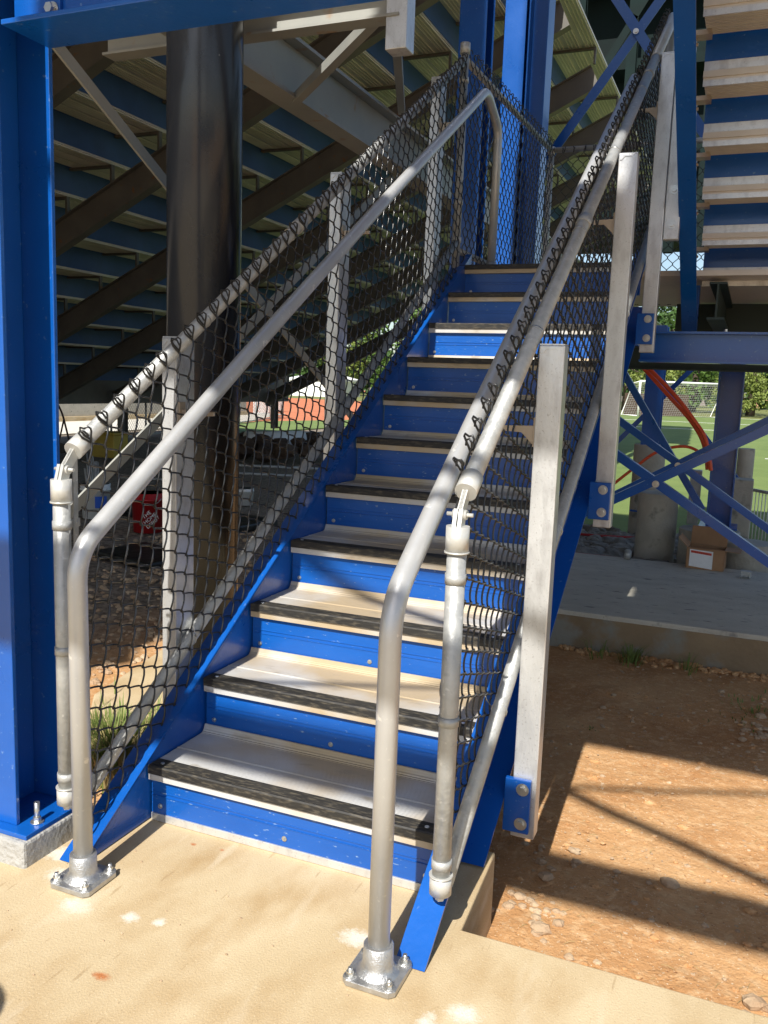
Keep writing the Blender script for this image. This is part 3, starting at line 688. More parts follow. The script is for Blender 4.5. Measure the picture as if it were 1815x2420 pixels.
# ------------------------------------------------------------ piers
def pier(label, x, y, rad, z1, z0=-.35, group='concrete piers behind the slab'):
    a = MB(); n = 6
    a.tube([(x, y, z0)] + [(x, y, z0 + (z1 - z0) * k / n) for k in range(1, n)] + [(x, y, z1 - .008), (x, y, z1)], rad, 40, True, [rad * (1 + .004 * random.uniform(-1, 1)) for _ in range(n)] + [rad, rad * .97])
    return tag(a.build('concrete_pier', 'pier', bevel=0), label, 'pier', group)
pier('round concrete pier behind the slab, directly behind the near brace crossing', .865, 5.75, .165, .46)
pier('tall round concrete pier with a column foot, left of the brace crossing', .62, 7.2, .155, .11 + .68 - .0 if 0 else .78)
pier('short wide round concrete pier behind the cardboard box', 1.30, 5.55, .235, .215)
pier('short wide round concrete pier at right of the cardboard box', 1.60, 5.35, .185, .17)
tag(mb().prism([(1.42, 5.95), (1.60, 5.95), (1.60, 6.15), (1.42, 6.15)], 2, -.35, .60).build('concrete_pier', 'pier', bevel=.01), 'square concrete pier rising right of the blue column', 'pier', 'concrete piers behind the slab')
pier('pale sunlit round concrete pier, farthest right', 1.52, 8.2, .085, .74)
a = MB(); a.prism([(1.10, 5.85), (1.19, 5.85), (1.19, 5.95), (1.10, 5.95)], 2, .2, .66); tag(a.build('electrical_box', 'galv', bevel=.004), 'narrow grey electrical box beside the blue column and conduits', 'box')
a = MB(); a.cyl((.735, 5.0, .002), (.735, 5.0, .065), .028, 20); a.cyl((.735, 5.0, .065), (.735, 5.0, .074), .020, 12); tag(a.build('pipe_stub', 'galv'), 'short grey pipe stub standing at the back edge of the slab', 'pipe')
# conduits
def wire(pts, rad, n=12, res=10):
    P = [Vector(p) for p in pts]; out = []
    for i in range(len(P) - 1):
        p0 = P[max(i - 1, 0)]; p1 = P[i]; p2 = P[i + 1]; p3 = P[min(i + 2, len(P) - 1)]
        for k in range(res):
            s_ = k / res; out.append(.5 * ((2 * p1) + (p2 - p0) * s_ + (2 * p0 - 5 * p1 + 4 * p2 - p3) * s_ ** 2 + (3 * p1 - p0 - 3 * p2 + p3) * s_ ** 3))
    out.append(P[-1]); return MB().tube(out, rad, n)
def YP(u, v, y):
    """point on plane y seen at photo pixel (u, v), used only to lay out distant things at their true size"""
    F = Vector((-.37804358, .91409908, -.14664896)); Rr = Vector((.92147526, .38680342, .03558736)); U = Rr.cross(F)
    C = Vector((1.52043, -1.927, 1.29637)); d = F + Rr * ((u - 907.5) / 2054.955) - U * ((v - 1210) / 2054.955); k = (y - C.y) / d.y; return C + d * k
c1 = [(1500, 850), (1530, 880), (1580, 935), (1625, 985), (1655, 1030), (1668, 1070), (1672, 1110)]
c2 = [(1512, 850), (1548, 885), (1600, 940), (1638, 990), (1664, 1030), (1674, 1070), (1680, 1112)]
tag(wire([YP(u, v, 5.35) for u, v in c1], .016).build('conduit', 'orange'), 'orange plastic conduit bending down into the box, left of the pair', 'conduit', 'orange conduits')
tag(wire([YP(u, v, 5.30) for u, v in c2], .016).build('conduit', 'orange'), 'orange plastic conduit bending down into the box, right of the pair', 'conduit', 'orange conduits')
c3 = [(1420, 1170), (1455, 1140), (1500, 1105), (1545, 1072), (1585, 1058), (1625, 1056), (1655, 1070), (1664, 1085)]
tag(wire([YP(u, v, 5.5) for u, v in c3], .012).build('conduit', 'orange'), 'orange conduit arching low behind the brace crossing', 'conduit', 'orange conduits')
tag(wire([(-.4, 5.5, -.11), (.3, 5.52, -.10), (.7, 5.5, -.10), (1.1, 5.55, -.12)], .013).build('conduit', 'red'), 'red pipe lying across the grey rocks behind the slab', 'pipe')
tag(wire([(-.4, 6.7, -.12), (.3, 6.6, -.10), (.9, 6.8, -.10)], .013).build('conduit', 'red'), 'red pipe lying behind the grey rocks, farther from the slab', 'pipe')

def rock(m, c, s):
    # irregular faceted stone
    c = Vector(c); vs = []; fs = []; n, k = 7, 5
    off = Vector((random.uniform(-9, 9),) * 3)
    for i in range(k + 1):
        th = PI * i / k
        for j in range(n):
            ph = 2 * PI * j / n; v = Vector((math.sin(th) * math.cos(ph), math.sin(th) * math.sin(ph), math.cos(th)))
            q = 1 + .38 * noise.noise(v * 1.7 + off); vs.append(c + Vector((v.x * s[0], v.y * s[1], v.z * s[2])) * q)
    for i in range(k):
        for j in range(n): fs.append((i * n + j, i * n + (j + 1) % n, (i + 1) * n + (j + 1) % n, (i + 1) * n + j))
    m.add(vs, fs)
a = MB()
for _ in range(240):
    x = random.uniform(-.3, 1.0); y = random.uniform(5.15, 7.4); s_ = random.uniform(.05, .12); rock(a, (x, y, GZ + .04 + random.uniform(0, .05)), (s_, s_ * .8, s_ * .62))
tag(a.build('riprap', 'rock'), 'bed of grey broken rocks behind the slab', 'rocks', kind='stuff')

# cardboard box
bx = thing('cardboard_box', 'open brown cardboard box with white shipping label on the shaded slab', 'box', (1.28, 5.0, 0))
def boxpt(a, b, z):  # local frame of the box, turned a little
    ca, sa = math.cos(-.05), math.sin(-.05); return (1.175 + a * ca - b * sa, 4.90 + a * sa + b * ca, z)
Wb, Db, Hb = .262, .22, .155
def quadslab(m, p, th=.004):
    p = [Vector(q) for q in p]; n = (p[1] - p[0]).cross(p[3] - p[0]).normalized() * th; return m.hexa(p + [q + n for q in p])
a = MB()
quadslab(a, [boxpt(0, 0, .002), boxpt(Wb, 0, .002), boxpt(Wb, 0, Hb), boxpt(0, 0, Hb)])
quadslab(a, [boxpt(Wb, Db, .002), boxpt(0, Db, .002), boxpt(0, Db, Hb), boxpt(Wb, Db, Hb)])
quadslab(a, [boxpt(0, Db - .004, .002), boxpt(0, .004, .002), boxpt(0, .004, Hb), boxpt(0, Db - .004, Hb)])
quadslab(a, [boxpt(Wb, .004, .002), boxpt(Wb, Db - .004, .002), boxpt(Wb, Db - .004, Hb), boxpt(Wb, .004, Hb)])
quadslab(a, [boxpt(.004, .004, .003), boxpt(.004, Db - .004, .003), boxpt(Wb - .004, Db - .004, .003), boxpt(Wb - .004, .004, .003)])
a.build('carton', 'card', bx)
for p in ([boxpt(0, Db, Hb + .001), boxpt(Wb, Db, Hb + .001), boxpt(Wb, Db + .04, Hb + .135), boxpt(0, Db + .04, Hb + .135)],
          [boxpt(0, 0, Hb + .001), boxpt(0, Db, Hb + .001), boxpt(-.07, Db - .01, Hb + .07), boxpt(-.07, .01, Hb + .07)],
          [boxpt(Wb, 0, Hb + .001), boxpt(Wb, Db, Hb + .001), boxpt(Wb + .11, Db - .02, Hb - .005), boxpt(Wb + .11, .02, Hb - .005)],
          [boxpt(.0, .01, Hb + .0), boxpt(.0, -.0, Hb - .0), boxpt(Wb, 0, Hb), boxpt(Wb, .01, Hb)]):
    quadslab(MB(), p).build('flap', 'card', bx)
a = MB(); quadslab(a, [boxpt(.02, -.0052, .02), boxpt(.185, -.0052, .008), boxpt(.185, -.0052, .142), boxpt(.02, -.0052, .148)], .001); lb = a.build('shipping_label', 'paper', bx)
M['redprint'] = mat('red_print', (.45, .02, .02), (.6, .08, .03), 70, .5)
a = MB(); quadslab(a, [boxpt(.028, -.0062, .122), boxpt(.175, -.0062, .112), boxpt(.175, -.0062, .130), boxpt(.028, -.0062, .140)], .0006); a.build('red_band', 'redprint', lb)

a = MB(); a.box((1.56, 4.74, .012), (1.63, 4.79, .05)); a.cyl((1.565, 4.738, .002), (1.565, 4.738, .03), .007, 10); a.cyl((1.62, 4.738, .002), (1.62, 4.738, .03), .007, 10); a.cyl((1.63, 4.76, .018), (1.66, 4.76, .018), .003, 8)
tag(a.build('metal_clamp', 'galv', bevel=.001), 'small galvanised metal clamp lying on the slab right of the box', 'clamp')

# guard fence beside the pitch
gf = thing('pitch_fence', 'low fence of thin pale vertical bars beside the pitch at right', 'fence', (1.9, 7.4, GZ))
a = MB(); a.bar((1.62, 8.0, .0), (3.6, 5.4, .0), .03, .03); a.bar((1.62, 8.0, .32), (3.6, 5.4, .32), .03, .03); a.build('rail', 'dullgreen' if 'dullgreen' in M else 'galv', gf)
a = MB()
for k in range(64):
    f_ = k / 63; x = 1.62 + (3.6 - 1.62) * f_; y = 8.0 + (5.4 - 8.0) * f_; a.cyl((x, y, -.25), (x, y, .31), .0055, 6)
a.build('pickets', 'whitepaint', gf)
# litter at the right edge
M['litter'] = mat('wrapping_film', (.5, .5, .5), (.8, .8, .78), 12, .3, bump=.6, bscale=20)
a = MB()
for _ in range(26):
    x = random.uniform(1.72, 2.3); y = random.uniform(5.2, 6.3); q = random.uniform(.03, .09)
    a.bar((x, y, GZ + random.uniform(.1, .2)), (x + random.uniform(-.2, .2), y + random.uniform(-.15, .15), GZ + random.uniform(.1, .22)), q * .5, .006)
tag(a.build('packing_waste', 'litter'), 'heap of white plastic wrap and offcuts behind the slab at far right', 'litter', kind='stuff')

# soccer goal
gl = thing('soccer_goal', 'white soccer goal with net at the far end of the pitch', 'goal', (-3, 64, -.4))
ga = Vector((-5.7, 61.2, -.38)); gb_ = Vector((.15, 65.8, -.38)); gd = (gb_ - ga).normalized(); gn = Vector((-gd.y, gd.x, 0)); up = Vector((0, 0, 1))
for p in (ga, gb_): mb().cyl(p, p + up * 2.44, .075, 12).build('goal_post', 'whitepaint', gl)
mb().cyl(ga + up * 2.44, gb_ + up * 2.44, .075, 12).build('crossbar', 'whitepaint', gl)
for p in (ga, gb_):
    a = MB(); a.tube([p + up * 2.44, p + gn * .9 + up * 2.3, p + gn * 2.2 + up * .05, p + up * .05], .04, 8); a.build('net_frame', 'whitepaint', gl)
a = MB(); nL = 40
for k in range(nL + 1):
    p = ga.lerp(gb_, k / nL); a.tube([p + up * 2.40, p + gn * .9 + up * 2.25, p + gn * 2.2 + up * .05], .007, 3, False)
for k in range(18):
    f_ = k / 17; o = gn * (.9 + 1.3 * f_) + up * (2.25 - 2.2 * f_); a.tube([ga + o, gb_ + o], .007, 3, False)
a.build('net', 'net', gl)
a = MB(); a.bar(ga + gn * 2.9 + up * .8 + gd * .6, gb_ + gn * 2.9 + up * .8 - gd * 1.5, .04, 1.6); tag(a.build('wind_screen', 'brown'), 'long dark brown screen standing behind the soccer goal', 'screen')
a = MB(); p = Vector((3.6, 66.5, -.38)); a.tube([p, p + up * .1, p + up * 1.3, p + up * 1.9, p + up * 2.5], .4, 12, True, [.5, .52, .55, .5, .25]); tag(a.build('trash_can', 'rust'), 'dark upright bin standing under the trees beyond the pitch', 'bin')
a = MB(); a.tube([p + up * 2.45, p + up * 2.8, p + up * 3.15], .5, 10, True, [.3, .62, .3]); tag(a.build('bin_bag', 'tan'), 'pale pink bag bulging on top of the far dark bin', 'bag')

# ------------------------------------------------------------ trees
LEAFV = [mat('leaves_%s' % k, a_, b_, 3, .6, spec=.3) for k, a_, b_ in (('dark', (.025, .06, .012), (.05, .10, .02)), ('mid', (.06, .12, .02), (.10, .17, .035)), ('olive', (.12, .16, .03), (.18, .22, .05)))]
def tree(label, x, y, h, wd, mi, z0=-.4, seed=0, low=.0):
    rnd = random.Random(seed + int(x * 7 + y)); tr = thing('tree', label, 'tree', (x, y, z0), 'trees beyond the pitch')
    a = MB(); a.tube([(x, y, z0), (x + .1, y, z0 + h * .25), (x, y + .1, z0 + h * .55), (x + .1, y, z0 + h * .9)], .2, 8, True, [h * .03, h * .024, h * .016, .03])
    for k in range(6):
        an = rnd.uniform(0, 6.3); zz = z0 + h * rnd.uniform(.25, .7); L = wd * rnd.uniform(.3, .6)
        a.tube([(x, y, zz), (x + math.cos(an) * L * .5, y + math.sin(an) * L * .5, zz + h * .08), (x + math.cos(an) * L, y + math.sin(an) * L, zz + h * .2)], .1, 6, True, [h * .012, h * .008, .02])
    a.build('trunk', 'bark', tr)
    c = MB(); cl = []
    for k in range(46):
        th = rnd.uniform(0, 2 * PI); zz = rnd.uniform(low, 1); rad = wd * .5 * math.sin(PI * (.12 + .82 * (zz - low * .8))) * rnd.uniform(.35, 1)
        cl.append((Vector((x + math.cos(th) * rad, y + math.sin(th) * rad, z0 + h * (.08 + .9 * zz))), wd * rnd.uniform(.08, .17)))
    for ce, s_ in cl:
        for q in range(60):
            v = Vector((rnd.gauss(0, 1), rnd.gauss(0, 1), rnd.gauss(0, 1) * .8)); v = v.normalized() * s_ * rnd.uniform(.5, 1.1); p = ce + v
            n1 = Vector((rnd.gauss(0, 1), rnd.gauss(0, 1), rnd.gauss(0, 1))).normalized(); n2 = n1.cross(v.normalized() + Vector((.01, .02, .03))).normalized(); sz = rnd.uniform(.10, .22) * (wd / 7)
            c.add([p - n1 * sz, p + n2 * sz * .6, p + n1 * sz, p - n2 * sz * .6], [(0, 1, 2, 3)])
    c.build('crown', LEAFV[mi], tr)
tl = ['dark leafy tree beyond the pitch behind the left goal post', 'yellow-green tree beyond the middle of the soccer goal', 'dark tree beyond the right goal post', 'mid-green tree seen right of the blue column on the pier',
      'dark tree at far right above the dark bin', 'olive tree beyond the orange conduit', 'low olive shrub-like tree beside the right goal post']
for k, (x, y, h, w, mi) in enumerate([(-9, 80, 13, 10, 0), (-3.5, 84, 12, 10, 1), (1.5, 79, 13, 10, 0), (6.5, 80, 12, 9, 1), (11, 76, 12, 10, 0), (-6.5, 77, 6, 6, 2), (.8, 74, 4.2, 5, 2)]):
    tree(tl[k], x, y, h, w, mi, seed=k)
tl2 = ['olive tree seen through the left mesh beyond the clay field', 'green tree seen through the left mesh just above the blue stringer', 'dark tree behind the white tents beyond the clay field', 'mid-green tree beyond the clay, left of the light gap under the stand', 'dark tree beyond the outfield, hidden mostly by the stair']
for k, (x, y, h, w, mi) in enumerate([(-45, 96, 11, 11, 2), (-36, 92, 12, 12, 1), (-54, 100, 10, 12, 0), (-64, 104, 9, 11, 1), (-27, 90, 12, 12, 0)]):
    tree(tl2[k], x, y, h, w, mi, seed=20 + k)
a = MB(); rn = random.Random(5)
for k in range(5200):
    th = rn.random(); x = -110 + 230 * th; y = 118 + rn.uniform(-3, 3); z = -.4 + rn.random() ** .8 * 11 * (.75 + .25 * math.sin(x * .31)); sz = rn.uniform(.5, 1.1)
    n1 = Vector((rn.gauss(0, 1), rn.gauss(0, 1), rn.gauss(0, 1))).normalized(); n2 = n1.cross(Vector((.3, .9, .1))).normalized(); p = Vector((x, y, z))
    a.add([p - n1 * sz, p + n2 * sz, p + n1 * sz, p - n2 * sz], [(0, 1, 2, 3)])
tag(a.build('far_woodland', LEAFV[0]), 'far belt of green woodland behind the playing fields', 'woodland', kind='stuff')

# far left things: tents, portable toilet, dugout fence
def tent(label, x, y, w, h):
    te = thing('tent', label, 'tent', (x, y, -.4), 'white tents beyond the clay field'); a = MB(); c = Vector((x, y, 0))
    b = [(x - w / 2, y - w / 2, h * .62), (x + w / 2, y - w / 2, h * .62), (x + w / 2, y + w / 2, h * .62), (x - w / 2, y + w / 2, h * .62)]
    a.add(b + [(x, y, h)], [(0, 1, 4), (1, 2, 4), (2, 3, 4), (3, 0, 4)]); a.box((x - w / 2, y - w / 2, h * .52), (x + w / 2, y + w / 2, h * .618)); a.box((x - w / 2 + .1, y - w / 2 + .1, -.38), (x + w / 2 - .1, y + w / 2 - .1, h * .519)); a.build('canopy', 'whitepaint', te)
    a = MB()
    for sx in (-1, 1): a.cyl((x + sx * w / 2, y - w / 2 - .04, -.4), (x + sx * w / 2, y - w / 2 - .04, h * .6), .04, 8)
    a.build('tent_pole', 'galv', te)
tent('large white tent just left of the blue portable toilet', -55.5, 86, 6.5, 2.3)
tent('white tent seen just right of the middle left fence post', -41.5, 84, 6, 2.4)
pt = thing('portable_toilet', 'small bright blue portable toilet beside the white tents', 'toilet', (-48, 84, -.4)); mb().box((-48.8, 83.4, -.38), (-47.4, 84.6, 2.0)).build('cabin', 'bluep', pt, .05); mb().box((-48.6, 83.3, -.2), (-47.6, 83.39, 1.7)).build('door', 'bluep', pt); mb().box((-48.85, 83.35, 2.0), (-47.35, 84.65, 2.15)).build('roof', 'whitepaint', pt)
ff = thing('field_fence', 'chain-link field fence along grass beyond the bleachers, seen through the stair mesh', 'fence', (-14, 22, -.4))
a = MB()
fa = Vector((-13.2, 15.6, -.38)); fb = Vector((-17.5, 32, -.38))
for k in range(9): p = fa.lerp(fb, k / 8); a.cyl(p, p + up * 1.0, .028, 8)
a.bar(fa + up * 1.0, fb + up * 1.0, .04, .04); a.bar(fa + up * .04, fb + up * .04, .04, .04); a.build('frame', 'galv', ff)
a = MB()
for k in range(150):
    p = fa.lerp(fb, k / 150); q = fa.lerp(fb, min(1, (k + 8) / 150)); a.tube([p + up * .05, q + up * .98], .004, 3, False); a.tube([q + up * .05, p + up * .98], .004, 3, False)
a.build('mesh', 'black', ff)
wp = thing('picket_fence', 'white picket panel standing past the far end of the low concrete wall', 'fence', (-13.4, 18, -.2))
a = MB()
for k in range(26): x = -20.0 - k * .06; y = 33.6 + k * .22; a.box((x, y, -.38), (x + .03, y + .03, .62))
a.build('pickets', 'whitepaint', wp); mb().bar((-20.0, 33.6, .5), (-21.56, 39.3, .5), .03, .06).build('rail', 'whitepaint', wp)

# ------------------------------------------------------------ clutter under the stand
def bucket(label, x, y, m, rad=.15, h=.36, group=None, z0=GZ + .01):
    b = thing('bucket', label, 'bucket', (x, y, z0), group); a = MB()
    a.tube([(x, y, z0), (x, y, z0 + h * .82), (x, y, z0 + h * .821), (x, y, z0 + h * .86), (x, y, z0 + h * .861), (x, y, z0 + h), (x, y, z0 + h), (x, y, z0 + .02)], rad, 28, True,
           [rad * .88, rad * .98, rad * 1.04, rad * 1.04, rad * .99, rad * 1.02, rad * .97, rad * .85]); a.build('pail', m, b)
    a = MB(); a.tube([(x - rad * 1.03, y, z0 + h * .88)] + [(x - rad * 1.05 * math.cos(q), y - rad * .9 * math.sin(q) * .9, z0 + h * .88 - .1 * math.sin(q)) for q in [i * PI / 10 for i in range(1, 10)]] + [(x + rad * 1.03, y, z0 + h * .88)], .0035, 6); a.build('handle', 'bolt', b); return b, z0
bk, z0 = bucket('white plastic bucket with blue printed panel, behind the left fence', -4.73, 5.26, 'white')
a = MB(); cx, cy = -4.73, 5.26
def wrap(m, cx, cy, rad, a0, a1, za, zb, n=8):
    vs = []; 
    for i in range(n + 1):
        an = a0 + (a1 - a0) * i / n
        vs += [(cx + rad * math.cos(an), cy + rad * math.sin(an), za), (cx + rad * 1.0 * math.cos(an), cy + rad * math.sin(an), zb)]
    m.add(vs, [(2 * i, 2 * i + 2, 2 * i + 3, 2 * i + 1) for i in range(n)]); return m
wrap(a, cx, cy, .1535, -.9, -.05, z0 + .12, z0 + .24); a.build('printed_panel', 'label_blue', bk)
a = MB()
for k in range(14): q = random.uniform(0, 6.3); rr = random.uniform(0, .09); a.cyl((cx + rr * math.cos(q), cy + rr * math.sin(q), z0 + .05), (cx + rr * 1.4 * math.cos(q) - .05, cy + rr * 1.4 * math.sin(q), z0 + random.uniform(.5, .68)), .006, 6)
tag(a.build('rod_bundle', 'galv'), 'bundle of thin metal rods standing in the white bucket', 'rods')
rb, z0r = bucket('red plastic bucket with white lettering behind the left fence', -3.78, 4.90, 'red', .155, .38)
def text_on(cx, cy, rad, txts, parent, m, ang0, zc, size, slant=.0):
    for k, s_ in enumerate(txts):
        cu = bpy.data.curves.new('lettering', 'FONT'); cu.body = s_; cu.size = size; cu.align_x = 'CENTER'; cu.extrude = .0005
        ob = bpy.data.objects.new('lettering', cu); COL.objects.link(ob)
        dg = bpy.context.evaluated_depsgraph_get(); me = bpy.data.meshes.new_from_object(ob.evaluated_get(dg)); bpy.data.objects.remove(ob)
        vs = []
        for v in me.vertices:
            X0, Z0 = v.co.x, v.co.y - k * size * .95
            X1 = X0 * math.cos(slant) - Z0 * math.sin(slant); Z1 = X0 * math.sin(slant) + Z0 * math.cos(slant)
            an = ang0 + X1 / rad; rd = rad + .001 + v.co.z; vs.append((cx + rd * math.cos(an), cy + rd * math.sin(an), zc + Z1))
        q = MB(); q.add(vs, [tuple(p.vertices) for p in me.polygons]); q.build('lettering', m, parent)
text_on(-3.78, 4.90, .155, ['THE', 'HOME', 'DEPOT'], rb, 'whitepaint', -.92, z0r + .17, .050, .70)
bucket('small white tub with wire handle, right of the black column base', -3.98, 7.0, 'white', .10, .2)
yb = thing('crate', 'yellow plastic crate on the dark gravel under the stand', 'crate', (-7.4, 8.6, GZ)); mb().box((-9.5, 10.6, GZ), (-8.95, 11.0, GZ + .42)).build('body', 'yellow', yb, .02); mb().box((-9.53, 10.57, GZ + .42), (-8.92, 11.03, GZ + .46)).build('rim', 'yellow', yb, .01)
a = MB(); p = Vector((-8.3, 14.0, GZ + .20)); q = p + Vector((.85, 1.0, .02)); a.cyl(p, q, .2, 24); ro = tag(a.build('film_roll', 'white'), 'white roll of sheeting lying on the gravel under the stand', 'roll')
a = MB(); d = (q - p).normalized(); a.cyl(p - d * .02, p + d * .0, .11, 20); a.build('core', 'brown', ro)
for k, (pa, pb, rad, lb) in enumerate([((-7.6, 9.6, GZ + .12), (-4.4, 10.4, GZ + .14), .022, 'upper'), ((-7.4, 9.2, GZ + .05), (-4.3, 10.0, GZ + .05), .022, 'lower'), ((-5.6, 6.7, GZ + .24), (-4.6, 6.9, GZ + .26), .012, 'thin')]):
    tag(MB().cyl(pa, pb, rad, 10).build('steel_pipe', 'galv'), {'upper': 'long galvanised pipe on the gravel, farther of the two', 'lower': 'long galvanised pipe on the gravel, nearer of the two', 'thin': 'short thin pipe lying above the white bucket'}[lb], 'pipe', 'pipes lying under the stand')
hd = thing('hand_cart', 'black hand cart with curved handle under the stand at far left', 'cart', (-9.3, 9.6, GZ))
a = MB(); p = Vector((-10.2, 10.9, GZ)); a.tube(fillet([p + Vector((0, 0, .1)), p + Vector((-.2, 0, .75)), p + Vector((-.38, 0, 1.02)), p + Vector((-.55, 0, .95))], .1), .018, 8); a.tube([p + Vector((-.5, .2, .1)), p + Vector((-.35, .2, .6))], .016, 8); a.build('handle', 'rust', hd)
a = MB(); a.box(p + Vector((-.6, -.1, .08)), p + Vector((.1, .35, .14))); a.build('bed', 'rust', hd)
for s_ in (-.14, .38): MB().cyl(p + Vector((-.1, s_, .09)), p + Vector((-.1, s_ + .04, .09)), .09, 16).build('wheel', 'black', hd)
a = MB(); a.prism([(-3.4, 3.7), (-2.7, 3.5), (-2.6, 4.0), (-3.3, 4.25)], 2, GZ + .0, GZ + .06); a.prism([(-5.3, 5.6), (-3.0, 5.3), (-2.9, 5.9), (-5.0, 6.4)], 2, GZ - .0, GZ + .08)
tag(a.build('black_tarp', mat('black_sheeting', (.004, .004, .004), (.012, .012, .012), 5, .45, bump=1, bscale=7), bevel=.02), 'flat black plastic sheeting spread on the gravel behind the left fence', 'sheeting')
a = MB(); rn = random.Random(3)
for k in range(70): q = rn.uniform(.08, .3); rock(a, (rn.uniform(-9.5, -6.5), rn.uniform(13.0, 15.5), GZ + rn.uniform(0, .25)), (q, q, q * .6))
tag(a.build('soil_heap', 'brown'), 'brown heap of soil clods under the far end of the stand', 'soil', kind='stuff')

# ------------------------------------------------------------ pebbles, weeds
a = MB(); rn = random.Random(11)
for k in range(950):
    x = rn.uniform(.85, 3.0); y = rn.uniform(-.02, 3.1); s_ = abs(rn.gauss(0, .0035)) + .0018
    if x < 1.05 and y < .36: continue
    if rn.random() < .03: s_ *= 2.6
    rock(a, (x, y, GZ + s_ * .2), (s_ * 1.3, s_, s_ * .7))
for cxx, cyy, nn in ((1.03, .42, 26), (1.22, .18, 22), (1.62, .14, 26), (1.7, 2.2, 40), (1.05, .75, 12)):
    for k in range(nn):
        s_ = rn.uniform(.005, .017); rock(a, (cxx + rn.gauss(0, .07), cyy + rn.gauss(0, .06), GZ + s_ * .3), (s_ * 1.2, s_, s_ * .6))
tag(a.build('pebbles', 'pebble'), 'loose tan pebbles scattered over the orange soil', 'pebbles', kind='stuff')
a = MB()
for k in range(2600):
    x = rn.uniform(-3.6, -.2); y = rn.uniform(.9, 5.6); s_ = rn.uniform(.008, .024)
    if x > -1.5 and y < 2.1 and s_ > .0: 
        if y < 2.1 and x > -1.3: continue
    rock(a, (x, y, GZ + s_ * .3), (s_ * 1.2, s_, s_ * .7))
tag(a.build('gravel', 'pebble'), 'tan gravel covering the ground behind the left fence', 'gravel', kind='stuff')
a = MB(); rn3 = random.Random(21)
for k in range(420):
    x = rn3.uniform(.99, 3.0); y = -.055 + abs(rn3.gauss(0, .03)); s_ = rn3.uniform(.003, .012); rock(a, (x, y, GZ + s_ * .4), (s_ * 1.2, s_, s_ * .8))
for k in range(520):
    x = rn3.uniform(.95, 2.9); y = rn3.uniform(0, 3.12); s_ = abs(rn3.gauss(0, .005)) + .003
    if x < 1.02 and y < .36: continue
    rock(a, (x, y, GZ + s_ * .2), (s_ * 1.4, s_ * 1.1, s_ * .6))
for k in range(300):
    x = rn3.uniform(.6, 2.6); y = 3.13 - abs(rn3.gauss(0, .05)); s_ = rn3.uniform(.005, .018); rock(a, (x, y, GZ + s_ * .3), (s_ * 1.2, s_, s_ * .8))
tag(a.build('soil_clods', 'soil'), 'crumbs and clods of orange soil along the slab edges', 'soil', kind='stuff')
a = MB()
for k in range(90):
    x = rn3.uniform(-.3, 1.7); y = rn3.uniform(-1.1, -.1); s_ = rn3.uniform(.0012, .0032); rock(a, (x, y, .001), (s_ * 1.2, s_, s_ * .6))
tag(a.build('grit', 'pebble'), 'fine grit strewn over the tan concrete slab', 'grit', kind='stuff')
for k, (x, y, s_, lb) in enumerate([(1.105, .345, .026, 'pale rounded stone nearest the stair footing'), (1.66, .28, .026, 'large pale stone at the right edge of the lower sunlit patch'), (1.06, .62, .02, 'small grey stone in the shadow beside the footing'), (1.50, .055, .02, 'flat tan stone near the slab edge')]):
    q = MB(); rock(q, (x, y, GZ + s_ * .35), (s_ * 1.2, s_, s_ * .65)); tag(q.build('stone', 'pebble'), lb, 'stone', 'larger stones on the soil')
def blades(m, x, y, n, h, spread, z=GZ, lean=.6, w=.0035):
    for k in range(n):
        an = rn.uniform(0, 6.3); rr = abs(rn.gauss(0, spread)); bx_, by_ = x + rr * math.cos(an), y + rr * math.sin(an); hh = h * rn.uniform(.4, 1); ln = lean * hh * rn.uniform(.2, 1)
        d = Vector((math.cos(an), math.sin(an), 0)); sd = Vector((-d.y, d.x, 0)) * w * rn.uniform(.6, 1.2); p = Vector((bx_, by_, z - .005))
        p1 = p + d * ln * .35 + Vector((0, 0, hh * .6)); p2 = p + d * ln + Vector((0, 0, hh * rn.uniform(.7, 1)))
        m.add([p - sd, p + sd, p1 + sd * .7, p1 - sd * .7, p2], [(0, 1, 2, 3), (3, 2, 4)])
weeds = [(1.02, 3.02, 90, .13, .045, 'bushy green weed tuft against the slab edge, the largest of three'), (.84, 3.05, 26, .13, .05, 'thin sprigs of weed against the slab edge nearest the stair'), (1.32, 3.03, 26, .12, .06, 'thin weed sprigs against the slab edge, rightmost'), (1.66, 2.5, 120, .035, .15, 'patch of low weeds on shaded soil at the right edge'), (.985, 1.92, 18, .02, .025, 'tiny weed on the soil beside the aluminium post')]
for (x, y, n_, h_, sp_, lb) in weeds:
    q = MB(); blades(q, x, y, n_, h_, sp_, lean=.9); tag(q.build('weed', 'grass'), lb, 'weed', 'weeds on the soil', kind='stuff' if n_ > 100 else None)
q = MB(); blades(q, -.68, .70, 1100, .20, .15, z=-.2, lean=.5); tag(q.build('grass_tuft', 'grass'), 'green grass tuft behind the bottom of the left fence', 'grass', kind='stuff')
q = MB(); blades(q, -.60, .62, 1000, .16, .17, z=-.2, lean=.7); tag(q.build('dry_grass', 'dry'), 'straw-coloured dry grass among the green tuft behind the left fence', 'grass', kind='stuff')
q = MB(); rn2 = random.Random(9)
for k in range(160):
    x = rn2.uniform(1.0, 2.2); y = rn2.uniform(.0, 1.9); an = rn2.uniform(0, 6.3); L = rn2.uniform(.01, .035)
    p = Vector((x, y, GZ + .008)); e = p + Vector((math.cos(an) * L, math.sin(an) * L, rn2.uniform(0, .003))); q.tube([p, (p + e) / 2 + Vector((0, .003, .002)), e], .0006, 4, False)
tag(q.build('straw_bits', 'dry'), 'short bits of straw strewn on the sunlit soil', 'straw', kind='stuff')

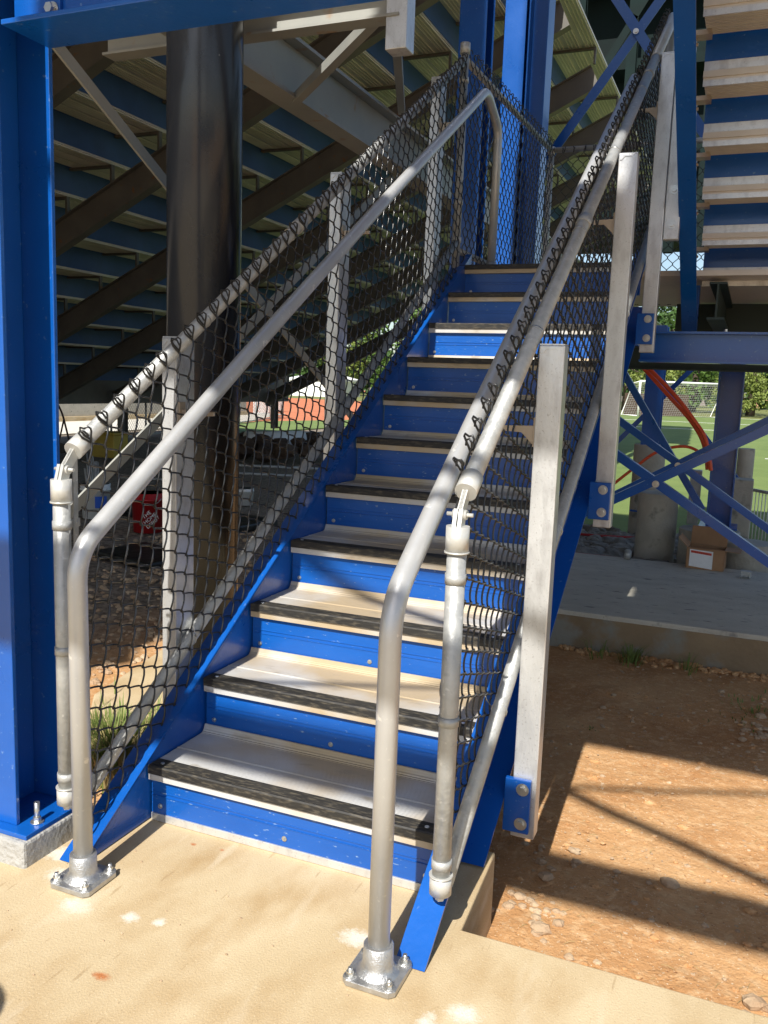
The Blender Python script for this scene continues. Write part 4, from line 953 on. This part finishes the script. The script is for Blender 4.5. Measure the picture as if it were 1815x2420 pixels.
# ------------------------------------------------------------ unseen frame added behind the camera to cast shadows on stair and soil
wf = thing('shadow_frame', 'unseen blue steel frame added behind the camera to shade the stair', 'frame', (1, -3, 0))
YC = -3.0
def zs(s): return (s - YC) / KT
XL, XR = .02, 5.5
mb().box((-.5, YC - .08, zs(.372)), (XR, YC + .08 - .12, zs(.618))).build('lower_beam', 'blue', wf)
def xz(x, s): return (x + .05 * zs(s), YC - .06, zs(s))
a = MB(); a.bar(xz(-.32, 1.735), xz(2.2, .515), .01, .058, (0, 0, 1)); a.bar(xz(2.2, .515), xz(2.9, .2), .01, .05); a.build('brace', 'blue', wf)
a = MB(); a.bar((*xz(-.3, .60)[:1], YC - .09, zs(.60)), (*xz(2.3, 1.70)[:1], YC - .09, zs(1.70)), .01, .03, (0, 0, 1)); a.build('brace', 'blue', wf)
mb().box((XL, YC - .05, zs(1.565)), (XR, YC, zs(3.55))).build('shade_panel', 'blue', wf)  # these panels are added and sized to shade stair, landing and columns
mb().box((XL, YC - .05, zs(4.03)), (XR, YC, zs(6.3))).build('shade_panel', 'blue', wf)
mb().box((-.58, YC - .05, zs(6.0)), (-.20, YC, zs(10))).build('shade_panel', 'blue', wf)
mb().box((.12, YC - .05, zs(6.31)), (1.24, YC, zs(10))).build('shade_panel', 'blue', wf)
mb().box((1.25, YC + .001, zs(3.4)), (XR, YC + .03, zs(9.5))).build('shade_panel', 'blue', wf)
for xx in (XR,): mb().box((xx - .1 + .25, YC - 3.2, 0), (xx + .35, YC - 3.0, zs(6.3))).build('post', 'blue', wf)

bo = thing('shadow_post', 'unseen round-topped post added left of view to cast a shadow on the slab', 'shadow_post', (.165, -1.605, 0))  # added only to drop a rounded shadow on the slab corner
mb().tube([(.165, -1.605, 0), (.165, -1.605, .80), (.165, -1.605, .85), (.165, -1.605, .885), (.165, -1.605, .90)], .1, 28, True, [.12, .12, .11, .07, .01]).build('shaft', 'galv', bo)
mb().cyl((.165, -1.605, .001), (.165, -1.605, .012), .15, 28).build('foot_ring', 'galv', bo)

# ------------------------------------------------------------ light
w = bpy.data.worlds.new('World'); scene.world = w; w.use_nodes = True
wn = w.node_tree.nodes; wl = w.node_tree.links
sky = wn.new('ShaderNodeTexSky'); sky.sky_type = 'NISHITA'; sky.sun_disc = False; sky.sun_elevation = R_(sun_el); sky.sun_rotation = R_(180 - 4)
sky.air_density = 1.0; sky.dust_density = 1.2; sky.ozone_density = 1.2
bg = wn['Background']; bg.inputs['Strength'].default_value = .10; wl.new(sky.outputs['Color'], bg.inputs['Color'])
sl = bpy.data.lights.new('sun', 'SUN'); sl.energy = 4.8; sl.angle = R_(.53); sl.color = (1, .955, .88)
so = bpy.data.objects.new('sun', sl); COL.objects.link(so)
dv = Vector((-.05, KT, -1.0))   # light travels up the flight (+y), slightly to the left, and down
so.rotation_euler = dv.to_track_quat('-Z', 'Y').to_euler()

# ------------------------------------------------------------ camera
cam = bpy.data.cameras.new('camera'); co = bpy.data.objects.new('camera', cam); COL.objects.link(co)
F = Vector((-.37804358, .91409908, -.14664896)).normalized(); Rr = Vector((.92147526, .38680342, .03558736)).normalized(); U = Rr.cross(F)
mt = Matrix(((Rr.x, U.x, -F.x), (Rr.y, U.y, -F.y), (Rr.z, U.z, -F.z))).to_4x4(); mt.translation = Vector((1.5204, -1.9270, 1.2964)); co.matrix_world = mt
cam.sensor_fit = 'VERTICAL'; cam.sensor_height = 36; cam.lens = 2054.955 / 2420 * 36; cam.clip_start = .03; cam.clip_end = 900
scene.camera = co
scene.render.resolution_x = 768; scene.render.resolution_y = 1024
vs_ = scene.view_settings; vs_.view_transform = 'Standard'; vs_.look = 'None'; vs_.exposure = .62; vs_.gamma = 1
scene.cycles.max_bounces = 8
